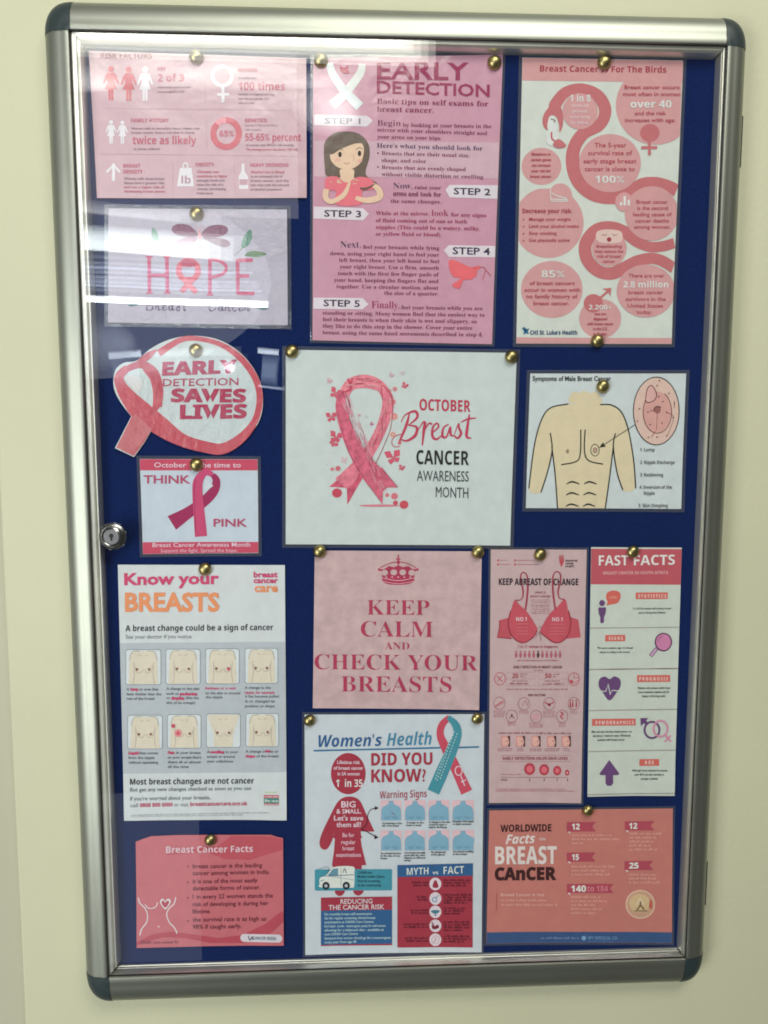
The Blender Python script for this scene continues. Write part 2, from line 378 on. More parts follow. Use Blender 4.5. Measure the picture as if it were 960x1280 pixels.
# hinge leaves on the right edge, thin dark slots standing off the frame side
for (px, pa, pb) in ((926.5, 146, 210), (882, 1076, 1130)):
    a = U((px + 1.0, pa), 0)[0]; b = U((px - 1.0, pb), 0)[0]
    xm = 0.4008
    box('hinge', (xm - 0.002, b[1], -0.011), (xm + 0.0011, a[1], 0.0030), M_BLACK, board, 0.0002)

# ------------------------------------------------------------------ lettering: every glyph of a style is read once from Blender's own font
def mapc(ch, st):
    a, b, d = {'bold': (0x1d5d4, 0x1d5ee, 0x1d7ec), 'reg': (0x1d5a0, 0x1d5ba, 0x1d7e2), 'bi': (0x1d63c, 0x1d656, 0x1d7ec),
               'it': (0x1d608, 0x1d622, 0x1d7e2), 'serif': (0x1d400, 0x1d41a, 0x1d7ce), 'script': (0x1d4d0, 0x1d4ea, 0x1d7ec), 'plain': (65, 97, 48)}[st]
    if 'A' <= ch <= 'Z': return chr(a + ord(ch) - 65)
    if 'a' <= ch <= 'z': return chr(b + ord(ch) - 97)
    if '0' <= ch <= '9': return chr(d + ord(ch) - 48)
    return ch
ALLC = "ABCDEFGHIJKLMNOPQRSTUVWXYZabcdefghijklmnopqrstuvwxyz0123456789.,:;'()%?!&-+/*"
# characters each display style is asked for (reading one costs a moment)
CHS = {'plain': ALLC, 'bold': "%'+,-.0123456789:?&ABCDEFGHIKLMNOPRSTUVWYabcdefghiklmnoprstuvwy", 'script': "BCFHacenrst", 'bi': "'HWFacehlmnost",
       'serif': "'(),.4ABCDEFHKLMNOPRSTUWYabcdefghiklmnopqrstuvwxyz"}
GL = {}
def text_mesh(body, res, off):
    c = bpy.data.curves.new('t', 'FONT'); c.body = body; c.resolution_u = res; c.offset = off; c.space_line = 3.0
    o = bpy.data.objects.new('t', c); COL.objects.link(o); bpy.context.view_layer.update()
    me = bpy.data.meshes.new_from_object(o.evaluated_get(bpy.context.evaluated_depsgraph_get()))
    n = len(me.vertices); co = np.empty(n * 3); me.vertices.foreach_get('co', co); co = co.reshape(-1, 3)[:, :2]
    fs = [tuple(p.vertices) for p in me.polygons]
    bpy.data.objects.remove(o); bpy.data.curves.remove(c); bpy.data.meshes.remove(me)
    return co, fs
ADV = {}
def advances(st):
    CH = CHS[st]
    # advance width of each character: where an H that follows it ends, less where a lone H ends
    ref = mapc('H', st)
    b, fb = text_mesh('\n'.join([mapc(c, st) + ref for c in CH + ' '] + [ref]), 1, 0.0)
    lb = np.round(-(b[:, 1] - 0.3) / 3.0).astype(int)
    m = [b[lb == i][:, 0].max() for i in range(len(CH) + 2)]
    return [v - m[-1] for v in m[:-1]]
def glyphs(st, res, off):
    CH = CHS[st]; res = min(res, 2); off = min((-.01, 0.0, .01, .02, .035, .06), key=lambda q: abs(q - off))
    key = (st, res, off)
    if key in GL: return GL[key]
    ref = mapc('H', st)
    a, fa = text_mesh('\n'.join(mapc(c, st) for c in CH), res, off)
    if st not in ADV: ADV[st] = advances(st)
    def split(co):
        return np.round(-(co[:, 1] - 0.3) / 3.0).astype(int)
    la = split(a)
    r0 = a[la == CH.index('H')]; cap = r0[:, 1].max() + 3.0 * CH.index('H')
    out = {'cap': cap, ' ': (np.zeros((0, 2)), [], ADV[st][len(CH)])}
    facesby = {}
    for f in fa: facesby.setdefault(la[f[0]], []).append(f)
    for i, c in enumerate(CH):
        idx = np.where(la == i)[0]; mp = {int(k): n for n, k in enumerate(idx)}
        co = a[idx].copy(); co[:, 1] += 3.0 * i
        out[c] = (co, [tuple(mp[v] for v in f) for f in facesby.get(i, [])], ADV[st][i])
    GL[key] = out
    return out

# ------------------------------------------------------------------ posters
POSTERS = []
class Poster:
    def __init__(self, label, corners, gain=1.5, gloss='film', amp=0.0007, z=0.0012, seed=0, margin=None, paper=(192, 200, 190), outline=None, mottle=None, name='poster'):
        """corners: photo-grid points of the sheet, clockwise from top left"""
        self.gain, self.gloss, self.mottle = gain, gloss, mottle
        self.z = z; self.rs = random.Random(seed)
        self.c = U(corners, z)                                   # board coordinates
        self.cen = self.c.mean(0)
        self.root = empty(name, bw(self.cen[0], self.cen[1], z), label, 'poster')
        self.amp = amp; r = self.rs
        self.wv = [(r.uniform(8, 16), r.uniform(-9, 9), r.uniform(0, 6)), (r.uniform(-9, 9), r.uniform(9, 18), r.uniform(0, 6)), (r.uniform(20, 30), r.uniform(-26, 26), r.uniform(0, 6))]
        self.crease = [(self.cen[0] + r.uniform(-.08, .08), self.cen[1] + r.uniform(-.1, .1), math.cos(t_), math.sin(t_), r.uniform(.00012, .0003)) for t_ in (r.uniform(0, 3.1), r.uniform(0, 3.1), r.uniform(1.2, 1.9))]
        self.parts = {}; self.cur = 'picture'; self.v = (0, 0, 1)
        self.outline = outline; self.margin = margin; self.paper = paper
        self.sheet()
    crease = ()
    def defl(self, P):
        X, Y = P[:, 0], P[:, 1]; s = 0
        for (a, b, c), k in zip(self.wv, (1, 1, 0.35)): s = s + k * np.sin(a * X + b * Y + c)
        s = (s / 2.35 + 1) / 2 * self.amp
        for cx, cy, dx, dy, h in self.crease:                       # old folds and dents: line through (cx, cy) along (dx, dy)
            s = s + h * np.exp(-(((X - cx) * dy - (Y - cy) * dx) / 0.013) ** 2)
        # free lower corners lift a little off the felt
        for k, h in ((2, 0.0016), (3, 0.0012)):
            d = np.hypot(X - self.c[k][0], Y - self.c[k][1]); s = s + h * np.exp(-(d / 0.035) ** 2)
        return s
    def surf(self, P, lift):
        z = self.z + self.defl(P) + lift
        return np.stack([P[:, 0] - self.cen[0], -(z - self.z), P[:, 1] - self.cen[1]], 1)
    def sheet(self):
        def quad(cs, lift, thick, mat, name, parent, hole=None, nx=36, ny=44):
            s, t = np.meshgrid(np.linspace(0, 1, nx + 1), np.linspace(0, 1, ny + 1)); s = s.ravel()[:, None]; t = t.ravel()[:, None]
            P = (1 - s) * (1 - t) * cs[0] + s * (1 - t) * cs[1] + s * t * cs[2] + (1 - s) * t * cs[3]
            V = self.surf(P, lift)
            F = [(j * (nx + 1) + i, (j + 1) * (nx + 1) + i, (j + 1) * (nx + 1) + i + 1, j * (nx + 1) + i + 1) for j in range(ny) for i in range(nx)]
            me = bpy.data.meshes.new(name); me.from_pydata(V.tolist(), [], F); me.update()
            for p in me.polygons: p.use_smooth = True
            o = obj(name, me, [mat], parent)
            m = o.modifiers.new('thickness', 'SOLIDIFY'); m.thickness = thick; m.offset = -1; m.use_rim = False
            return o
        m = ink(self.paper, self.gloss, self.gain, self.mottle)
        if self.outline is None:
            quad(self.c, 0.0, 0.0003, m, 'paper', self.root)
        else:
            self.cur = 'paper'; P = U(self.outline, self.z)
            self._add(P, [tuple(t) for t in tessellate_polygon([[Vector((x, y, 0)) for x, y in P]])], self.paper, 0, big=True)
        if self.margin:
            mm = self.margin; c = self.cen
            e = []
            ux = (self.c[1] - self.c[0]); ux = ux / np.linalg.norm(ux); uy = (self.c[0] - self.c[3]); uy = uy / np.linalg.norm(uy)
            for k, (a, b) in enumerate(((-1, 1), (1, 1), (1, -1), (-1, -1))): e.append(self.c[k] + ux * a * mm + uy * b * mm)
            e = np.array(e)
            # clear sealed rim of the laminating pouch: four strips round the sheet
            V = []; F = []
            n = 14
            for k in range(4):
                a, b = self.c[k], self.c[(k + 1) % 4]; ea, eb = e[k], e[(k + 1) % 4]
                base = len(V)
                for i in range(n + 1):
                    t = i / n; V += [a + (b - a) * t, ea + (eb - ea) * t]
                F += [(base + 2 * i, base + 2 * i + 1, base + 2 * i + 3, base + 2 * i + 2) for i in range(n)]
            W = self.surf(np.array(V), -0.0001)
            me = bpy.data.meshes.new('laminate_rim'); me.from_pydata(W.tolist(), [], F); me.update()
            o = obj('laminate_rim', me, [M_POUCH], self.root); md = o.modifiers.new('thickness', 'SOLIDIFY'); md.thickness = 0.0002; md.offset = 0; md.use_rim = False
    # -- drawing -------------------------------------------------
    def view(self, ox, oy, sc): self.v = (ox, oy, sc); return self
    def part(self, name): self.cur = name; return self
    def px(self, pts):
        p = np.asarray(pts, float).reshape(-1, 2); ox, oy, sc = self.v
        return U(np.stack([ox + p[:, 0] / sc, oy + p[:, 1] / sc], 1), self.z)
    def _add(self, P, F, col, layer, big=False, mottle=None):
        if len(P) == 0 or not F: return
        P = np.array(P, float)
        if self.outline is None:                                    # print stops at the sheet's edge
            for i in range(4):
                a, b = self.c[i], self.c[(i + 1) % 4]; n = np.array([b[1] - a[1], a[0] - b[0]]); n = n / np.linalg.norm(n)
                d = (P - a) @ n; P = P - np.outer(np.minimum(d - 0.0002, 0) if (self.cen - a) @ n > 0 else np.maximum(d + 0.0002, 0), n)
        mt = ink(col, self.gloss, self.gain, self.mottle if mottle is None else mottle)
        self.count = getattr(self, 'count', 0) + 1; layer = layer * 1.5 + 0.004 * self.count   # later ink lies a hair above earlier ink
        self.parts.setdefault(self.cur, []).append((np.asarray(P), F, mt, layer, big))
    def poly(self, pts, col, layer=1, mottle=None):
        P = self.px(pts)
        T = tessellate_polygon([[Vector((x, y, 0)) for x, y in P]])
        ext = max(np.ptp(P[:, 0]), np.ptp(P[:, 1]))
        self._add(P, [tuple(t) for t in T], col, layer, ext > 0.018, mottle)
    def rect(self, x0, y0, x1, y1, col, layer=1, dy=0.0):
        self.poly([(x0, y0), (x1, y0 + dy), (x1, y1 + dy), (x0, y1)], col, layer)
    def rrect(self, x0, y0, x1, y1, r, col, layer=1):
        pts = []
        for cx, cy, a0 in ((x1 - r, y0 + r, -90), (x1 - r, y1 - r, 0), (x0 + r, y1 - r, 90), (x0 + r, y0 + r, 180)):
            for k in range(5):
                a = math.radians(a0 + k * 22.5); pts.append((cx + r * math.cos(a), cy + r * math.sin(a)))
        self.poly(pts, col, layer)
    def ell(self, cx, cy, rx, ry, col, layer=1, n=40, rot=0, clip=None):
        ca, sa = math.cos(math.radians(rot)), math.sin(math.radians(rot)); pts = []
        for k in range(n):
            a = 2 * math.pi * k / n; x, y = rx * math.cos(a), ry * math.sin(a); X, Y = cx + x * ca - y * sa, cy + x * sa + y * ca
            if clip: X = min(max(X, clip[0]), clip[2]); Y = min(max(Y, clip[1]), clip[3])
            pts.append((X, Y))
        self.poly(pts, col, layer)
    @staticmethod
    def cr(pts, n=8, closed=False):
        P = [np.array(p, float) for p in pts]; out = []; N = len(P)
        rng = range(N if closed else N - 1)
        for i in rng:
            g = (lambda k: P[k % N]) if closed else (lambda k: P[min(max(k, 0), N - 1)])
            a, b, c, d = g(i - 1), g(i), g(i + 1), g(i + 2)
            for k in range(n):
                t = k / n
                out.append(0.5 * ((2 * b) + (-a + c) * t + (2 * a - 5 * b + 4 * c - d) * t * t + (-a + 3 * b - 3 * c + d) * t ** 3))
        if not closed: out.append(P[-1])
        return np.array(out)
    def blob(self, pts, col, layer=1, n=6, mottle=None): self.poly(self.cr(pts, n, True), col, layer, mottle)
    def line(self, pts, wd, col, layer=2, smooth=True, closed=False, n=6, mottle=None):
        """stroke through the points; wd a width or one width per point; clip keeps it on the sheet"""
        P = np.array(pts, float)
        if np.isscalar(wd): wd = [wd] * len(P)
        Q = np.column_stack([P, wd])
        if smooth and len(P) > 2: Q = self.cr(Q, n, closed)
        if closed and not smooth: Q = np.vstack([Q, Q[:1]])
        if closed and smooth: Q = np.vstack([Q, Q[:1]])
        C = Q[:, :2]; W = Q[:, 2] / 2
        T = np.gradient(C, axis=0)
        if closed: T[0] = T[-1] = C[1] - C[-2]
        T = T / (np.linalg.norm(T, axis=1)[:, None] + 1e-9); N = np.stack([-T[:, 1], T[:, 0]], 1)
        A = C + N * W[:, None]; B = C - N * W[:, None]
        V = np.empty((2 * len(C), 2)); V[0::2] = A; V[1::2] = B
        F = [(2 * i, 2 * i + 1, 2 * i + 3, 2 * i + 2) for i in range(len(C) - 1)]
        self._add(self.px(V), F, col, layer, False, mottle)
    def arc(self, cx, cy, rx, ry, a0, a1, wd, col, layer=2, n=24):
        pts = [(cx + rx * math.cos(math.radians(a0 + (a1 - a0) * k / n)), cy + ry * math.sin(math.radians(a0 + (a1 - a0) * k / n))) for k in range(n + 1)]
        self.line(pts, wd, col, layer, smooth=False)
    def ringe(self, cx, cy, rx, ry, wd, col, layer=2): self.arc(cx, cy, rx, ry, 0, 360, wd, col, layer, 32)
    def text(self, s, x0, x1, y, h, col, st='bold', y1=None, layer=3, off=0.0, align='l', slant=0.0, clip_top=None, space=0.0, wf=None):
        """s with ink from x0 to x1 (x1 None: natural width times wf), baseline y at x0 and y1 at x1, capital height h"""
        hp = h / self.v[2]
        if hp < 3.6 and st in ('bold', 'reg'): off = max(off, 0) + (0.022 if st == 'bold' else 0.0); st = 'plain'
        if st == 'reg': st = 'plain'; off = max(off, 0)
        if st == 'serif' and hp < 7: off = max(off, 0)
        G = glyphs(st, 2 if hp > 2.6 else 1, off)
        V = []; F = []; x = 0.0; n = 0
        for ch in s:
            if ch not in G: ch = ' '
            co, fs, adv = G[ch]
            if len(co):
                q = co.copy(); q[:, 0] += x; V.append(q); F += [tuple(v + n for v in f) for f in fs]; n += len(co)
            x += adv + space
        if not V: return
        V = np.vstack(V); a, b = V[:, 0].min(), V[:, 0].max()
        ky = h / G['cap']
        if x1 is None:
            kx = ky * (wf or 0.8); wdt = (b - a) * kx
            if align == 'c': x0 = x0 - wdt / 2
            elif align == 'r': x0 = x0 - wdt
            x1 = x0 + wdt
        kx = (x1 - x0) / (b - a); y1 = y if y1 is None else y1
        X = x0 + (V[:, 0] - a) * kx; Y = y + (y1 - y) * (X - x0) / max(x1 - x0, 1e-6) - V[:, 1] * ky
        X = X + slant * V[:, 1] * ky
        if clip_top is not None: Y = np.maximum(Y, clip_top)
        self._add(self.px(np.stack([X, Y], 1)), F, col, layer)
    def lines(self, items, h, col, st='reg', x=None, y=None, dy=None, align='l', wf=0.8, layer=3, off=0.0, sl=0.0):
        """items: list of strings stacked by dy; sl: drop of the line's right end per unit of width"""
        for k, s in enumerate(items):
            G = glyphs('plain', 1, 0.0)
            wn = sum(G.get(c, G[' '])[2] for c in s) * h / G['cap'] * wf
            yy = y + k * dy
            self.text(s, x, None, yy, h, col, st, y1=yy + sl * wn, layer=layer, off=off, align=align, wf=wf)
    def greek(self, x0, x1, y, h, col, layer=3, dens=0.5, y1=None):
        """small print too fine to read: word-long runs of short upright strokes"""
        x = x0; y1 = y if y1 is None else y1; V = []; F = []
        while x < x1 - h * 0.5:
            nl = self.rs.randint(2, 8)
            for k in range(nl):
                if x > x1: break
                a = x; b = x + h * 0.34; t = 0.75 if self.rs.random() > 0.3 else 1.15
                yb = y + (y1 - y) * (x - x0) / max(x1 - x0, 1e-6); n = len(V)
                V += [(a, yb), (b, yb), (b, yb - h * t), (a, yb - h * t)]; F.append((n, n + 1, n + 2, n + 3))
                x += h * 0.62
            x += h * 0.6
        if V: self._add(self.px(V), F, col, layer)
    SINGLE = {'bands': 'band', 'torso_picture': 'torso_drawing', 'butterflies': 'butterfly', 'leaves': 'leaf', 'dotted_rules': 'dotted_rule', 'rules': 'rule',
              'swirls': 'swirl', 'stage_discs': 'stage_disc', 'lettering': 'text_block', 'numerals': 'numeral'}
    def clusters(self, name, items):
        """print that touches or belongs to one block makes one part; separate blocks are separate parts"""
        if name == 'paper': return [(name, items)]
        g = {'lettering': 0.0035, 'caption': 0.0022, 'script_lettering': 0.006, 'dotted_rules': 0.004, 'dove_picture': 0.002, 'ribbon_picture': 0.004, 'round_picture': .004}.get(name, 0.0004)
        B = [(P[:, 0].min() - g, P[:, 1].min() - g, P[:, 0].max() + g, P[:, 1].max() + g) for P, *_ in items]
        par = list(range(len(B)))
        def find(i):
            while par[i] != i: par[i] = par[par[i]]; i = par[i]
            return i
        for i in range(len(B)):
            for k in range(i):
                a, b = B[i], B[k]
                if a[0] < b[2] and b[0] < a[2] and a[1] < b[3] and b[1] < a[3]: par[find(i)] = find(k)
        out = {}
        for i, it in enumerate(items): out.setdefault(find(i), []).append(it)
        return [(self.SINGLE.get(name, name), its) for its in out.values()]
    def finish(self):
        for name, items in [q for nm, its in self.parts.items() for q in self.clusters(nm, its)]:
            V = []; F = []; MI = []; mats = []; n = 0
            for P, fs, mt, layer, big in items:
                if mt not in mats: mats.append(mt)
                mi = mats.index(mt)
                if big:
                    bm = bmesh.new(); vs = [bm.verts.new((p[0], p[1], 0)) for p in P]
                    for f in fs:
                        try: bm.faces.new([vs[i] for i in f])
                        except ValueError: pass
                    for _ in range(5):
                        le = [e for e in bm.edges if e.calc_length() > 0.013]
                        if not le: break
                        bmesh.ops.subdivide_edges(bm, edges=le, cuts=1); bmesh.ops.triangulate(bm, faces=[f for f in bm.faces if len(f.verts) > 3])
                    bm.verts.index_update(); P = np.array([v.co[:2] for v in bm.verts]); fs = [tuple(v.index for v in f.verts) for f in bm.faces]; bm.free()
                W = self.surf(P, 0.00012 * layer if name != 'paper' else 0)
                V.append(W)
                # wind every face so that it looks out of the wall
                for f in fs:
                    ar = 0.0
                    for i in range(len(f)):
                        a, b = P[f[i]], P[f[(i + 1) % len(f)]]; ar += a[0] * b[1] - a[1] * b[0]
                    if ar < 0: f = f[::-1]
                    F.append(tuple(int(v) + n for v in f)); MI.append(mi)
                n += len(W)
            V = np.vstack(V)
            me = bpy.data.meshes.new(name); me.from_pydata(V.tolist(), [], F)
            for m in mats: me.materials.append(m)
            me.polygons.foreach_set('material_index', MI); me.update()
            o = obj(name, me, None, self.root)
            if name == 'paper':
                md = o.modifiers.new('thickness', 'SOLIDIFY'); md.thickness = 0.0003; md.offset = -1; md.use_rim = False
def Q(v, pts):
    ox, oy, sc = v; return [(ox + x / sc, oy + y / sc) for x, y in pts]
# ================================================================== the fourteen posters
def woman(p, cx, y0, h, col, layer=2, skirt=None):
    p.ell(cx, y0 + h * .09, h * .085, h * .085, col, layer, 20)
    b = lambda q: [(cx + x * h, y0 + y * h) for x, y in q]
    p.poly(b([(-.09, .19), (.09, .19), (.15, .26), (.23, .50), (.19, .53), (.11, .36), (.10, .46), (.17, .66), (.075, .66), (.07, .98), (.01, .98), (.005, .68), (-.005, .68), (-.01, .98), (-.07, .98), (-.075, .66), (-.17, .66), (-.10, .46), (-.11, .36), (-.19, .53), (-.23, .50), (-.15, .26)]), col, layer)
    if skirt: p.poly(b([(-.12, .50), (.12, .50), (.17, .66), (-.17, .66)]), skirt, layer + 1)

# ---- 1 risk factors
p = Poster('pink risk factors poster with the 65% ring, top left of the board', Q((100, 50, 3.31), [(36, 44), (936, 76), (938, 655), (72, 655)]), gain=1.45, seed=1, amp=0.0012, paper=(188, 154, 160))
p.view(100, 50, 3.31)
RD = (188, 62, 92); RG = (128, 92, 104); RW = (208, 206, 208); RR = (196, 72, 84); RL = (172, 128, 138)
p.part('heading').text('RISK FACTORS', 86, 298, 77, 26, (150, 62, 84), 'bold', clip_top=56, y1=79)
p.part('icon')
woman(p, 128, 108, 145, RR); woman(p, 202, 110, 145, RR); woman(p, 270, 110, 146, RW)
p.ringe(589, 150, 40, 40, 15, RW); p.line([(592, 190), (592, 260)], 13, RW); p.line([(568, 226), (617, 226)], 12, RW)
woman(p, 129, 332, 100, RW); woman(p, 176, 334, 98, RW)
p.arc(605, 388, 53, 56, -90, 180 + 45, 25, RR); p.arc(605, 388, 53, 56, 180 + 45, 270, 25, (216, 132, 140))
p.text('65%', 577, 637, 400, 24, RD, 'bold')
p.line([(140, 512), (140, 585)], 13, RW); p.line([(112, 548), (140, 518), (166, 548)], 11, RW, smooth=False)
p.poly([(414, 530), (462, 530), (472, 606), (402, 606)], RW); p.ringe(437, 522, 10, 12, 6, RW)
p.text('lb', 420, 458, 594, 30, (168, 128, 140), 'bold')
p.poly([(669, 512), (681, 512), (682, 545), (695, 566), (697, 618), (658, 618), (657, 566), (668, 545)], RW); p.rect(660, 578, 694, 600, (184, 140, 150), 3)
p.part('rules')
for pts in ([(515, 95), (519, 262)], [(110, 284), (880, 292)], [(523, 330), (526, 452)], [(85, 472), (905, 482)], [(384, 505), (386, 640)], [(640, 505), (642, 640)]): p.line(pts, 1.6, RL, 1)
p.part('lettering')
p.text('AGE', 319, 355, 127, 14, RD); p.text('2 of 3', 322, 431, 172, 30, RD, y1=172)
p.lines(['Invasive breast cancers are found', 'in women aged 55 or older'], 9, RG, x=323, y=200, dy=19, wf=.78, st='bold')
p.text('GENDER:', 655, 738, 132, 14, RD); p.text('Women are', 655, 730, 163, 10, RG); p.text('100 times', 656, 847, 208, 32, RD, y1=209)
p.lines(['more likely to be diagnosed with breast', 'cancer than men (less than 1% of', 'cases are in men)'], 9, RG, x=656, y=229, dy=18, wf=.72, sl=.01, st='bold')
p.text('FAMILY HISTORY:', 212, 370, 341, 15, RD)
p.text('Women with an immediate blood relative with', 212, 496, 371, 9, RG, 'bold'); p.text('breast cancer face a risk that is nearly', 212, 476, 388, 9, RG)
p.text('twice as likely', 218, 481, 432, 33, RD); p.text('as those without', 222, 332, 455, 9, RG)
p.text('GENETICS:', 683, 776, 341, 15, RD); p.lines(['Between 5-10% are hereditary,', 'with mutations'], 9, RG, x=684, y=358, dy=18, wf=.82)
p.text('55-65% percent', 684, 914, 418, 30, RD, y1=419)
p.text('of women with BRCA1 will develop', 686, 884, 440, 9, RG); p.text('The average person has about 12% risk', 686, 902, 458, 9, (180, 60, 84))
p.text('DENSITY :', 180, 268, 553, 15, RD); p.text('BREAST', 180, 250, 528, 14, RD)
for k, s in enumerate(['Women with dense breast', 'tissue have a greater risk', 'and run a higher risk of', 'developing breast cancer']):
    p.text(s, 183, 350 + (4 if k == 3 else 0), 579 + 17.5 * k, 10, RG if k < 2 else (180, 66, 88), 'bold')
p.text('OBESITY:', 478, 558, 524, 15, RD)
for k, s in enumerate(['Obesity can', 'contribute to higher', 'estrogen levels and', 'raise the risk of a', 'woman developing', 'breast cancer']):
    p.text(s, 484, [576, 612, 598, 594, 604, 553][k], 551 + 17.6 * k, 10, (184, 60, 84) if k < 2 else RG, 'bold')
p.text('HEAVY DRINKING:', 704, 866, 526, 15, RD)
for k, s in enumerate(['Alcohol use is linked', 'to an increased risk of', 'breast cancer, and the', 'risk rises with the amount', 'of alcohol consumed.']):
    p.text(s, 706, [846, 838, 864, 866, 838][k], 552 + 18 * k, 10, (184, 60, 84) if k < 1 else RG, 'bold')
POSTERS.append(p)

# ---- 2 hope
p = Poster('small laminated HOPE poster with the mauve butterfly and green leaves', Q((100, 240, 3.31), [(118, 68), (856, 74), (860, 552), (118, 540)]), gain=1.25, gloss='crinkle', seed=2, amp=0.0016, margin=0.0045, paper=(182, 178, 192))
p.view(100, 240, 3.31)
p.part('butterfly'); MV = (128, 62, 98)
p.blob([(490, 180), (455, 140), (405, 133), (380, 150), (395, 175), (445, 185)], MV, 1); p.blob([(500, 180), (530, 145), (580, 136), (613, 152), (598, 178), (545, 190)], MV, 1)
p.blob([(485, 190), (440, 188), (400, 205), (392, 225), (430, 228), (470, 212)], (158, 96, 130), 1); p.blob([(508, 190), (560, 190), (610, 200), (622, 220), (590, 228), (540, 208)], MV, 1)
p.line([(494, 165), (497, 200), (498, 275)], [8, 16, 8], (226, 150, 156), 2); p.line([(494, 165), (480, 140)], 3, (226, 150, 156)); p.line([(494, 165), (508, 140)], 3, (226, 150, 156))
p.part('leaves'); LG = (82, 142, 118)
p.blob([(668, 232), (676, 190), (704, 156), (712, 188), (696, 222)], LG); p.blob([(682, 262), (715, 244), (772, 256), (735, 270)], (106, 140, 96))
p.blob([(303, 148), (322, 172), (326, 205), (305, 200), (296, 172)], LG); p.blob([(232, 244), (280, 234), (330, 246), (285, 256)], (150, 180, 120)); p.blob([(202, 472), (222, 446), (256, 450), (234, 470)], (60, 112, 118))
p.blob([(730, 478), (758, 472), (780, 484), (750, 488)], (60, 112, 118)); p.line([(640, 262), (668, 238), (690, 200), (704, 160)], 2.5, (60, 110, 96), 2); p.line([(680, 264), (772, 256)], 2, (70, 100, 70), 2)
p.part('heading'); HP = (206, 62, 112)
for pts in ([(286, 268), (288, 420)], [(360, 268), (362, 420)], [(288, 345), (360, 345)], [(538, 276), (538, 428)], [(652, 278), (654, 424)], [(654, 283), (715, 283)], [(654, 348), (700, 348)], [(654, 420), (722, 420)]): p.line(pts, 15, HP)
for x, y in ((286, 268), (360, 268), (288, 418), (362, 418), (538, 426)): p.line([(x - 14, y), (x + 14, y)], 7, HP)
p.arc(538, 316, 68, 36, -90, 90, 13, HP)
p.part('ribbon_picture'); p.ringe(449, 325, 40, 40, 24, (224, 88, 104)); p.line([(470, 360), (420, 412)], 22, (224, 88, 104)); p.line([(428, 360), (482, 416)], 22, (232, 112, 120), 3)
p.ell(450, 296, 34, 16, (196, 52, 92), 3)
p.part('script_lettering'); SV = (92, 62, 118)
def scr(x, y, k, st): p.line([(x + a * k, y - b * k) for a, b in st], [2.2 + 3.2 * (i % 2 == 0) for i in range(len(st))], SV, 3)
SG = {'B': [[(.1, 1.0), (.06, .5), (.0, .0)], [(-.15, .8), (.1, 1.05), (.5, 1.0), (.5, .7), (.15, .55)], [(.15, .55), (.6, .5), (.6, .15), (.3, .0), (-.05, .1)]],
      'r': [[(.0, .1), (.12, .55), (.2, .42), (.36, .45), (.32, .1), (.42, .0), (.55, .15)]], 'e': [[(.0, .15), (.3, .4), (.26, .58), (.08, .45), (.08, .1), (.28, .0), (.5, .18)]],
      'a': [[(.42, .5), (.2, .55), (.05, .25), (.2, .0), (.4, .3), (.44, .52), (.42, .1), (.52, .0), (.62, .15)]], 's': [[(.0, .1), (.28, .6), (.28, .4), (.38, .12), (.2, -.02), (.06, .08)]],
      't': [[(.22, 1.0), (.16, .4), (.2, .02), (.4, .08)], [(.0, .66), (.42, .72)]], 'C': [[(.72, .85), (.6, 1.02), (.25, .85), (.05, .4), (.2, .02), (.5, .02), (.75, .25)]],
      'n': [[(.0, .5), (.08, .3), (.06, .0)], [(.07, .25), (.25, .55), (.38, .45), (.36, .05), (.5, .0), (.6, .15)]], 'c': [[(.38, .45), (.22, .56), (.06, .3), (.12, .02), (.3, .0), (.48, .16)]]}
for x, ch in zip((276, 312, 340, 366, 398, 424, 532, 572, 600, 630, 656, 682), 'BreastCancer'): [scr(x, 490 + (x - 276) * .008, 40, st) for st in SG[ch]]
POSTERS.append(p)

# ---- 3 early detection steps
p = Poster('tall pink EARLY DETECTION poster of five steps with the brown haired woman', [(391.4, 73), (628.6, 68.4), (614.6, 430.4), (390.8, 425.5)], gain=1.5, seed=3, amp=0.0012, margin=0.003, paper=(190, 140, 157))
p.view(380, 50, 3.692); EW = (205, 198, 202); ED = (150, 44, 86); ET = (124, 56, 88); EG = (88, 66, 90)
p.part('bands')
p.poly([(48, 466), (900, 474), (896, 640), (46, 632)], (192, 160, 170), 1)
p.poly([(48, 345), (292, 352), (318, 374), (290, 402), (47, 396)], EW, 2); p.poly([(895, 672), (672, 670), (652, 693), (672, 728), (893, 734)], EW, 2)
p.part('ribbon_picture')
p.line([(268, 112), (262, 150), (225, 205), (180, 258), (130, 304)], [30, 36, 40, 42, 46], (206, 212, 212), 2); p.line([(118, 108), (128, 150), (165, 210), (210, 262), (258, 310)], [30, 36, 40, 42, 46], (196, 206, 208), 3)
p.blob([(165, 122), (185, 132), (205, 118), (200, 140), (210, 152), (190, 158), (172, 148)], (176, 44, 84), 4)
p.part('heading')
p.text('EARLY', 336, 760, 182, 86, ED, 'plain', y1=186, off=.022, clip_top=106); p.text('DETECTION', 336, 856, 246, 56, ED, 'plain', y1=264, off=.016)
p.text('Basic tips on self exams for', 336, 850, 296, 24, (136, 44, 86), 'serif', y1=308); p.text('breast cancer.', 336, 598, 332, 24, (136, 44, 86), 'serif', y1=338)
p.part('step_heading')
p.text('STEP 1', 96, 260, 388, 26, (118, 110, 122), 'plain', off=.014, y1=390); p.text('STEP 2', 690, 860, 713, 30, (66, 60, 78), 'plain', off=.02, y1=718)
p.part('lettering')
SL = .012
p.text('Begin', 338, 446, 398, 26, ET, 'serif', off=-.008)
p.text('by looking at your breasts in the', 456, 864, 402, 17, ET, 'serif', y1=408, off=-.006)
p.text('mirror with your shoulders straight and', 338, 844, 424, 17, ET, 'serif', y1=440, off=-.006); p.text('your arms on your hips.', 338, 634, 456, 17, ET, 'serif', y1=463, off=-.006)
